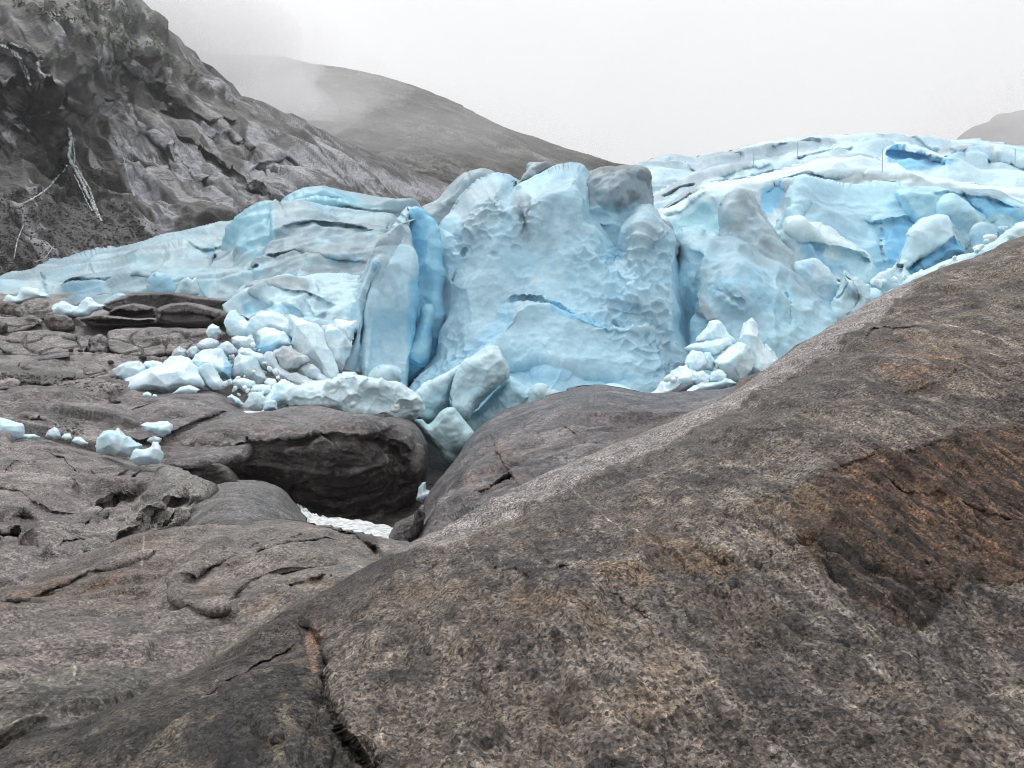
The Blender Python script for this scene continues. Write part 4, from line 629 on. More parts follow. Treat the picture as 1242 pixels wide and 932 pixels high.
rock('rock_slab', [(-60, 440), (0, 437), (24, 435), (48, 434), (70, 433), (93, 431), (115, 435), (132, 441), (142, 447), (125, 455), (100, 460), (64, 457), (24, 452), (-60, 450)], 54, 'long flat pale grey slab with a black undercut', 'rock slab', T=1.4, w=8, step=0.8, tilt=1.6, base=(0.18, 0.16, 0.155), seed=108)
rock('rock_slab', [(-50, 468), (0, 462), (15, 460), (24, 466), (10, 474), (-50, 478)], 48, 'small pale slab at the left edge below the dark gravel', 'rock slab', T=1.2, w=6, step=0.8, tilt=1, base=(0.2, 0.18, 0.175), seed=109)
rock('rock_slab', [(8, 486), (10, 475), (26, 471), (64, 470), (97, 474), (120, 480), (136, 482), (150, 485), (142, 493), (125, 500), (100, 508), (60, 508), (20, 498)], 44, 'flat slab with a deep black overhang above the left gravel', 'rock slab', T=2.5, w=7, step=0.8, tilt=0.9, base=(0.085, 0.075, 0.073), cols=[('p', WET_SHADE, [(14, 486), (40, 487), (60, 490), (100, 486), (125, 486), (142, 488), (120, 502), (60, 510), (30, 502)], 3, 0.95)], feats=[('step', [(12, 482), (40, 485), (60, 489), (98, 482), (140, 487)], 2.2, 12), ('crack', [(97, 475), (110, 480), (122, 484)], 1.2, .8)], seed=110)
rock('rock_slab', [(-40, 486), (0, 487), (12, 489), (22, 494), (40, 498), (50, 503), (26, 506), (0, 508), (-40, 508)], 42, 'broken striped slab at the left edge beside the overhang', 'rock slab', T=1.5, w=7, step=0.8, tilt=.8, base=(0.09, 0.08, 0.078), feats=[('step', [(-10, 495), (10, 496), (22, 500)], 1.0, 5), ('step', [(0, 489), (14, 491), (40, 499)], 0.9, 5)], seed=111)
rock('rock_slab', [(8, 512), (14, 505), (30, 500), (48, 502), (62, 507), (76, 513), (70, 521), (30, 524), (10, 522)], 38.5, 'small low grey slab left of the gravel pocket', 'rock slab', T=1.4, w=6, step=0.8, tilt=0.8, base=(0.12, 0.105, 0.1), feats=[('step', [(12, 514), (35, 513), (48, 506), (52, 512)], 0.8, 6)], seed=112)
rock('boulder', [(84, 545), (92, 522), (102, 511), (112, 501), (126, 494), (145, 486), (160, 480), (184, 477), (213, 475), (245, 474), (263, 475), (277, 483), (295, 492), (320, 510), (300, 560), (220, 575), (120, 560)],
     [(110, 503, 45), (250, 475, 48), (300, 500, 45), (100, 540, 36), (200, 560, 36), (200, 510, 41), (260, 530, 40)], 'broad mauve grey boulder under the long ice block', 'boulder', T=4, w=16, seed=113, base=(0.11, 0.097, 0.097), feats=[('step', [(105, 530), (140, 526), (165, 534), (200, 530), (240, 510), (290, 495)], 0.8, 12), ('crack', [(160, 503), (175, 498), (185, 492)], 1.3, .5), ('crack', [(150, 512), (165, 507)], 1.1, .4)])
for pts_, D_, lab_, sd_ in [
    ([(18, 378), (28, 368), (50, 363), (75, 367), (99, 378), (88, 386), (60, 385), (30, 386)], 69, 'pinkish slab behind the squat boulder', 141),
    ([(-30, 388), (12, 386), (34, 382), (52, 389), (42, 397), (16, 405), (-30, 412)], 64, 'wedge of grey rock between the two left edge boulders', 142),
    ([(-4, 420), (8, 408), (24, 402), (70, 402), (98, 407), (109, 415), (105, 427), (96, 432), (60, 433), (18, 433)], 57, 'wide cracked slab above the dark blue pool', 143),
    ([(110, 430), (108, 420), (112, 411), (121, 406), (129, 412), (128, 422), (122, 432)], 57.5, 'narrow curved rock strip right of the cracked slab', 144),
    ([(131, 424), (131, 408), (140, 399), (190, 397), (235, 400), (262, 399), (272, 408), (238, 424), (192, 431), (152, 432)], 58.5, 'broad rough slab with a dark hollow under the stepped ledges', 145),
    ([(60, 475), (72, 465), (104, 460), (136, 464), (146, 474), (112, 480)], 46, 'low grey slab between the gravel and the long ice block', 146),
    ([(100, 446), (118, 440), (134, 447), (140, 458), (118, 462), (102, 456)], 50.5, 'small tilted slab left of the grey white ice block', 147)]:
    rock('rock_slab', pts_, D_, lab_, 'rock slab', T=.7, w=5, step=.8, tilt=1.7, base=(.15, .135, .13) if sd_ % 2 else (.115, .1, .1), seed=sd_, disp=[('fbm', 3, .2, {'oct': 4}), ('facet', 2.6, .35, {'warp': .5, 'dir': (1, .2, 0), 'k': 2.5, 'soft': .08}), ('cracks', 2.5, .25, {'w': .05, 'warp': .6})])
# dark boulder with the overhang
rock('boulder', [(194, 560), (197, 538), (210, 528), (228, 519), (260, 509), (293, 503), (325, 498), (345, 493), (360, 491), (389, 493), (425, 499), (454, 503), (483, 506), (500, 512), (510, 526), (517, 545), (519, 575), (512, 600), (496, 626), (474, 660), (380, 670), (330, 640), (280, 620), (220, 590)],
     [(200, 545, 39), (360, 492, 46), (500, 512, 46), (350, 530, 39.5), (420, 527, 39.5), (260, 548, 38.5), (500, 545, 43), (350, 590, 40.6), (440, 600, 41), (510, 590, 44.5), (400, 650, 42), (250, 600, 40)], 'huge dark boulder with a black wet shaded overhang in the middle', 'boulder', T=3.5, w=20, step=1.0, seed=114, base=(0.115, 0.10, 0.096), uvwarp=2,
     feats=[('step', [(196, 546), (230, 551), (262, 552), (286, 540), (315, 536), (360, 532), (405, 525), (431, 529), (457, 526), (484, 514), (500, 520)], .45, 40), ('step', [(430, 530), (460, 532), (485, 545), (492, 562), (480, 575)], 0.9, 10), ('crack', [(300, 530), (302, 540), (300, 548)], 1.2, .5)],
     cols=[('n', (0.095, 0.08, 0.075), 3, -.1, .4, {'amt': .7}), ('n', (0.18, 0.16, 0.155), 1.5, 0.2, .5, {'dir': (1, .4, .1), 'k': 4, 'amt': .6}), ('p', (0.020, 0.0155, 0.014), [(192, 550), (262, 555), (286, 541), (360, 534), (405, 528), (440, 530), (470, 522), (500, 530), (525, 560), (520, 680), (180, 680)], 3, 0.93),  # face below the lip: wet rock and its shade painted in together
           ('n', (0.10, 0.085, 0.065), 0.5, 0.1, 0.4, {'dir': (0.1, 0.05, 1), 'k': 14, 'amt': .7, 'in': [(285, 545), (345, 538), (395, 535), (400, 570), (350, 595), (300, 590)], 'soft': 8}), ('n', (0.06, 0.045, 0.032), 1.6, 0.0, 0.4, {'amt': .7, 'in': [(430, 530), (490, 540), (500, 590), (440, 600), (420, 560)], 'soft': 10}), ('n', (0.1, 0.09, 0.07), 0.5, 0.2, 0.5, {'dir': (0.1, .05, 1), 'k': 8, 'amt': .5, 'in': [(450, 540), (490, 550), (490, 600), (450, 600)], 'soft': 8})])
rock('rock_ledge', [(196, 556), (198, 547), (215, 549), (235, 552), (254, 557), (268, 563), (280, 574), (290, 595), (260, 610), (220, 595), (196, 580)], 36.5, 'low dark rock step at the left foot of the huge boulder', 'rock ledge', T=1.6, w=9, base=(0.10, 0.085, 0.08), cols=[('p', WET_SHADE, [(200, 562), (240, 562), (272, 570), (290, 600), (220, 600)], 4, .8)], seed=115)
# pinkish boulder in front of the ice wall
rock('boulder', [(478, 690), (494, 660), (503, 642), (511, 622), (520, 606), (534, 585), (548, 565), (560, 547), (573, 530), (588, 516), (603, 505), (623, 494), (653, 484), (675, 477), (694, 472), (724, 468), (765, 472), (805, 478), (841, 477), (876, 472), (930, 455), (960, 520), (760, 660), (600, 720), (500, 720)],
     [(500, 650, 32), (572, 530, 42), (650, 486, 46), (724, 469, 47), (860, 475, 47), (520, 660, 25), (600, 600, 29), (640, 540, 35), (720, 520, 36), (760, 500, 40), (900, 500, 40), (700, 560, 31), (560, 620, 27)], 'large rounded mauve boulder wedged below the ice wall', 'boulder', T=5, w=34, step=1.0, seed=116, base=(0.082, 0.073, 0.075), uvwarp=2,
     feats=[('step', [(590, 525), (603, 540), (612, 560), (622, 590)], .5, 14), ('step', [(560, 600), (590, 595), (620, 575), (630, 590)], .8, 10), ('crack', [(660, 520), (690, 530), (730, 545)], 1.2, .3), ('crack', [(724, 472), (720, 500), (726, 520)], 1.5, .3)],
     cols=RK[1:2] + [('n', (0.11, 0.09, 0.09), 2.5, 0, .5, {'amt': .6}), ('n', (0.2, 0.15, 0.115), 1.2, -0.1, 0.3, {'amt': .7, 'in': [(585, 545), (610, 530), (625, 555), (630, 600), (590, 600), (560, 600)], 'soft': 8}), ('p', (0.035, 0.028, 0.025), [(592, 612), (608, 598), (622, 586), (630, 592), (605, 610)], 3, .7), ('n', (0.05, 0.042, 0.042), 1.5, 0.25, 0.5, {'dir': (1, .4, .3), 'k': 4, 'amt': .7})])
rock('boulder', [(474, 652), (482, 636), (496, 628), (508, 618), (516, 612), (512, 640), (500, 656), (486, 662)], 31, 'small angular grey stone at the foot of the mauve boulder', 'boulder', T=1, w=7, step=.8, sm=2, base=(0.12, 0.11, 0.105), seed=117)
# pale slab on the left and its neighbours
G = [('n', (0.11, 0.09, 0.088), 2.2, 0.0, .5, {'amt': .6}), ('n', (0.21, 0.19, 0.18), 1.2, .05, .5, {'dir': (1, .3, 0), 'k': 3, 'amt': .6}), ('n', (0.05, 0.045, 0.045), .9, .3, .55, {'dir': (1, .5, -.2), 'k': 5, 'amt': .6})]
rock('rock_slab', [(-120, 540), (-40, 532), (0, 530), (25, 529), (56, 530), (87, 537), (120, 547), (158, 560), (184, 561), (205, 566), (225, 576), (200, 620), (150, 680), (60, 720), (-120, 760)],
     [(-120, 535, 35), (0, 530, 34), (120, 547, 33), (184, 561, 32), (0, 600, 25), (100, 600, 26.5), (180, 600, 27), (0, 660, 20.5), (100, 660, 21.5), (-120, 740, 17)], 'broad pale slab with a jagged crack on the left', 'rock slab', T=3.5, w=16, step=1.0, mat=M_near, seed=118, base=(0.15, 0.135, 0.128), uvwarp=2.5,
     feats=[('step', [(56, 557), (77, 567), (93, 580), (88, 587), (97, 596), (114, 610)], -0.35, 10), ('crack', [(56, 557), (77, 568), (93, 580), (86, 586), (97, 596), (115, 611)], 1.6, .9), ('crack', [(100, 640), (125, 620), (150, 595), (172, 566)], 1.3, .9), ('step', [(118, 610), (140, 603), (155, 600), (175, 585)], .8, 10), ('dome', 128, 632, 16, 8, -25, -.8), ('dome', 30, 632, 20, 8, 10, -.9), ('step', [(-20, 650), (20, 648), (46, 662), (70, 675)], 2.0, 14), ('crack', [(120, 655), (90, 660), (60, 672)], 1.2, .6), ('step', [(108, 575), (120, 583), (140, 580), (160, 570)], .35, 12), ('crack', [(0, 575), (30, 570), (60, 573)], 1, .2), ('step', [(-20, 590), (30, 600), (60, 618), (100, 622)], .3, 12)],
     cols=G + [('p', (0.03, 0.026, 0.026), [(10, 628), (30, 622), (48, 634), (46, 642), (24, 640)], 3, .7), ('p', (0.09, 0.07, 0.07), [(112, 572), (150, 568), (158, 576), (130, 592)], 4, .6)])
rock('rock_slab', [(100, 672), (112, 650), (128, 640), (150, 622), (165, 605), (178, 590), (188, 575), (200, 565), (214, 566), (232, 573), (250, 582), (264, 591), (255, 602), (235, 620), (215, 645), (180, 655), (140, 680)],
     [(200, 566, 29.5), (260, 592, 28), (180, 600, 25.5), (110, 660, 21), (220, 640, 23), (230, 600, 25.5)], 'tilted green grey slab rising to a smooth rounded end', 'rock slab', T=2.2, w=11, step=.9, mat=M_near, seed=119, base=(0.17, 0.16, 0.145), uvwarp=2, feats=[('step', [(130, 662), (165, 640), (185, 622), (210, 606), (235, 592)], .9, 9), ('crack', [(196, 640), (215, 620), (240, 605)], 1.3, .7), ('dome', 200, 582, 16, 11, -20, -.5)],
     cols=G[1:] + [('p', (0.085, 0.075, 0.078), [(172, 585), (195, 570), (208, 578), (200, 592), (178, 600)], 3, .8), ('p', WET_SHADE, [(140, 650), (165, 640), (175, 636), (190, 642), (150, 668)], 3, .7)])
rock('boulder', [(196, 650), (208, 636), (220, 622), (233, 610), (246, 599), (260, 590), (274, 584), (287, 582), (304, 581), (320, 583), (333, 588), (345, 596), (357, 608), (367, 621), (374, 634), (365, 660), (280, 680), (200, 670)], [(287, 582, 29), (370, 630, 27), (200, 650, 24), (300, 620, 23.5), (240, 630, 23)], 'smooth turtle backed dark grey boulder by the white stream', 'boulder', T=3, w=30, step=.9, mat=M_near, seed=120, base=(0.105, 0.1, 0.098), cols=[('n', (0.15, 0.14, 0.13), 1.2, 0, .5, {'dir': (1, .3, -.2), 'k': 5, 'amt': .7}), ('n', (0.05, 0.045, 0.045), .8, .2, .5, {'dir': (1, .3, -.25), 'k': 6, 'amt': .7})],
     disp=[('fbm', 3, .18, {'oct': 3}), ('ridge', .7, .05, {'dir': (1, .3, -.25), 'k': 5}), ('fbm', .25, .015, {'oct': 3})])
# rounded rocks nearer the camera
ND = [('fbm', 2.5, .16, {'oct': 4}), ('facet', 2.0, .2, {'warp': .6, 'soft': .12, 'dir': (1, .3, .3), 'k': 2}), ('ridge', .8, .05, {'dir': (1, .3, .3), 'k': 4, 'gain': .6}), ('fbm', .2, .02, {'oct': 3}), ('cracks', 1.1, .06, {'w': .03, 'warp': .7, 'mask': 2, 'dir': (1, .3, .3), 'k': 2.5})]
rock('rock_slab', [(-120, 760), (-40, 722), (0, 707), (46, 689), (93, 673), (125, 662), (153, 652), (180, 645), (208, 639), (235, 636), (262, 635), (300, 638), (300, 680), (215, 720), (150, 750), (60, 790), (-120, 850)],
     [(0, 708, 18), (150, 653, 20.5), (290, 640, 22), (0, 750, 14.6), (120, 715, 16.6), (220, 690, 17.6), (-100, 800, 13), (60, 770, 14)], 'long rounded brown rock rib with a rusty flank', 'rock slab', T=2.4, w=22, step=.9, mat=M_near, seed=121, base=(0.11, 0.093, 0.082), disp=ND, uvwarp=2,
     cols=[('n', (0.19, 0.165, 0.15), 1.5, -.1, .4, {'amt': .6}), ('n', (0.12, 0.075, 0.052), 1.4, -.1, .35, {'amt': .75, 'in': [(40, 700), (120, 680), (220, 650), (230, 670), (160, 705), (60, 730), (0, 750), (0, 730)], 'soft': 10}), ('l', (0.42, 0.38, 0.32), [(176, 652), (174, 670), (173, 690)], .9, .7), ('n', (0.04, 0.033, 0.03), 1, .3, .6, {'dir': (1, .3, .3), 'k': 3, 'amt': .6})], feats=[('step', [(-20, 740), (30, 728), (90, 705), (150, 688), (200, 672)], .35, 16)])
rock('rock_slab', [(-120, 790), (-60, 772), (0, 755), (60, 732), (116, 718), (160, 706), (199, 695), (213, 676), (240, 655), (262, 646), (300, 660), (340, 700), (400, 760), (300, 830), (200, 860), (0, 870), (-120, 880)],
     [(0, 755, 14.2), (116, 718, 15.8), (200, 695, 16.8), (260, 648, 19.5), (0, 800, 11), (150, 800, 11.4), (150, 760, 13.3), (280, 770, 12.8), (300, 700, 15.5), (360, 740, 13)], 'wide smooth pinkish rock apron with dark oily stains', 'rock slab', T=2.0, w=14, step=.9, mat=M_near, seed=122, base=(0.135, 0.116, 0.105), disp=ND, uvwarp=2,
     feats=[('crack', [(185, 757), (190, 752), (195, 758)], 1, .15), ('dome', 100, 780, 80, 30, -10, .25)],
     cols=[('n', (0.21, 0.175, 0.16), 1.6, 0, .4, {'amt': .6}), ('n', (0.05, 0.048, 0.05), .6, 0, .4, {'amt': .75, 'in': [(115, 750), (150, 742), (172, 748), (150, 760), (118, 762)], 'soft': 6}), ('n', (0.05, 0.048, 0.05), .4, .1, .5, {'amt': .8, 'in': [(50, 745), (70, 742), (72, 752), (52, 754)], 'soft': 4}), ('n', (0.11, 0.07, 0.055), 1.0, -.1, .3, {'amt': .6, 'in': [(100, 720), (200, 696), (205, 715), (150, 730), (100, 735)], 'soft': 8})])
rock('rock_slab', [(262, 800), (266, 770), (276, 745), (283, 722), (300, 708), (324, 698), (360, 692), (394, 688), (425, 687), (448, 686), (480, 690), (430, 740), (340, 800), (280, 830)], [(283, 722, 15), (324, 698, 15.6), (440, 688, 16), (300, 770, 12.3), (360, 740, 13), (420, 720, 13.8)], 'brown patched rock hump tucked against the foreground slab', 'rock slab', T=1.4, w=16, step=.9, mat=M_near, seed=123, base=(0.15, 0.13, 0.11), disp=ND,
     cols=[('n', (0.13, 0.085, 0.055), .9, -.2, .25, {'amt': .8, 'in': [(300, 722), (370, 705), (400, 712), (350, 750), (310, 765), (300, 740)], 'soft': 8}), ('n', (0.26, 0.2, 0.14), .5, .1, .4, {'amt': .6, 'in': [(300, 730), (330, 725), (325, 760), (305, 760)], 'soft': 5}), ('n', (0.2, 0.18, 0.16), 1.2, .1, .5, {'amt': .6})], feats=[('step', [(290, 725), (320, 718), (360, 708), (400, 698)], .25, 14), ('crack', [(400, 700), (410, 706)], 1.4, .3)])
rock('rock_slab', [(204, 722), (208, 705), (220, 690), (235, 675), (255, 658), (275, 646), (300, 638), (324, 634), (366, 633), (395, 636), (417, 640), (445, 646), (470, 652), (500, 660), (480, 700), (445, 692), (394, 693), (345, 698), (318, 708), (292, 724), (288, 740), (279, 749), (262, 752), (248, 750), (230, 742), (214, 734)],
     [(208, 718, 14.6), (260, 655, 19), (324, 635, 21.5), (420, 641, 21), (480, 660, 19), (260, 740, 13.4), (300, 700, 15.4), (380, 680, 16.6), (460, 680, 17), (340, 660, 18)], 'bulging lobed rock hump overhanging the pinkish apron', 'rock slab', T=1.5, w=13, step=.9, mat=M_near, seed=124, base=(0.125, 0.107, 0.095), disp=ND, uvwarp=2,
     feats=[('step', [(215, 710), (250, 690), (300, 672), (350, 660), (400, 652), (440, 655), (470, 670)], .45, 14), ('crack', [(300, 666), (340, 655), (370, 650)], 1, .25), ('step', [(400, 640), (430, 648), (455, 664), (462, 676)], .9, 8)],
     cols=[('n', (0.2, 0.175, 0.155), 1.5, 0, .4, {'amt': .6}), ('n', (0.1, 0.065, 0.045), 1, 0, .35, {'amt': .7, 'in': [(212, 720), (260, 700), (285, 720), (275, 748), (235, 742)], 'soft': 7}), ('n', (0.09, 0.06, 0.045), .8, 0, .35, {'amt': .6, 'in': [(235, 670), (290, 650), (290, 660), (240, 690)], 'soft': 6}), ('n', (0.22, 0.15, 0.1), .5, 0, .3, {'amt': .6, 'in': [(295, 680), (308, 680), (312, 700), (300, 702)], 'soft': 4}), ('p', WET_SHADE, [(425, 646), (445, 648), (462, 662), (466, 676), (450, 664)], 2, .8)])
rock('rock_slab', [(-120, 840), (-60, 812), (0, 806), (60, 805), (110, 806), (162, 804), (208, 799), (250, 795), (300, 780), (360, 770), (330, 840), (200, 900), (60, 950), (-120, 1020)],
     [(-100, 830, 10.5), (0, 806, 11), (160, 805, 11.4), (300, 785, 12.3), (0, 850, 8.6), (120, 850, 9.1), (250, 840, 10), (0, 920, 8), (150, 880, 8.8), (-100, 960, 7)], 'rounded dark streaked rock at the lower left edge', 'rock slab', T=1.6, w=26, step=.9, mat=M_near, seed=125, base=(0.115, 0.105, 0.09), disp=ND,
     cols=[('n', (0.05, 0.043, 0.036), 1.1, -.3, .3, {'amt': .8, 'in': [(-40, 840), (100, 830), (180, 830), (200, 860), (0, 930), (-40, 930)], 'soft': 16}), ('l', (0.36, 0.31, 0.23), [(0, 812), (40, 806), (80, 812), (96, 826), (84, 845), (70, 860), (40, 880), (0, 900)], 1.2, .5), ('l', (0.33, 0.29, 0.22), [(0, 818), (14, 822), (22, 836), (18, 856)], 1.0, .45), ('n', (0.2, 0.18, 0.155), .8, 0.1, .5, {'amt': .5})])
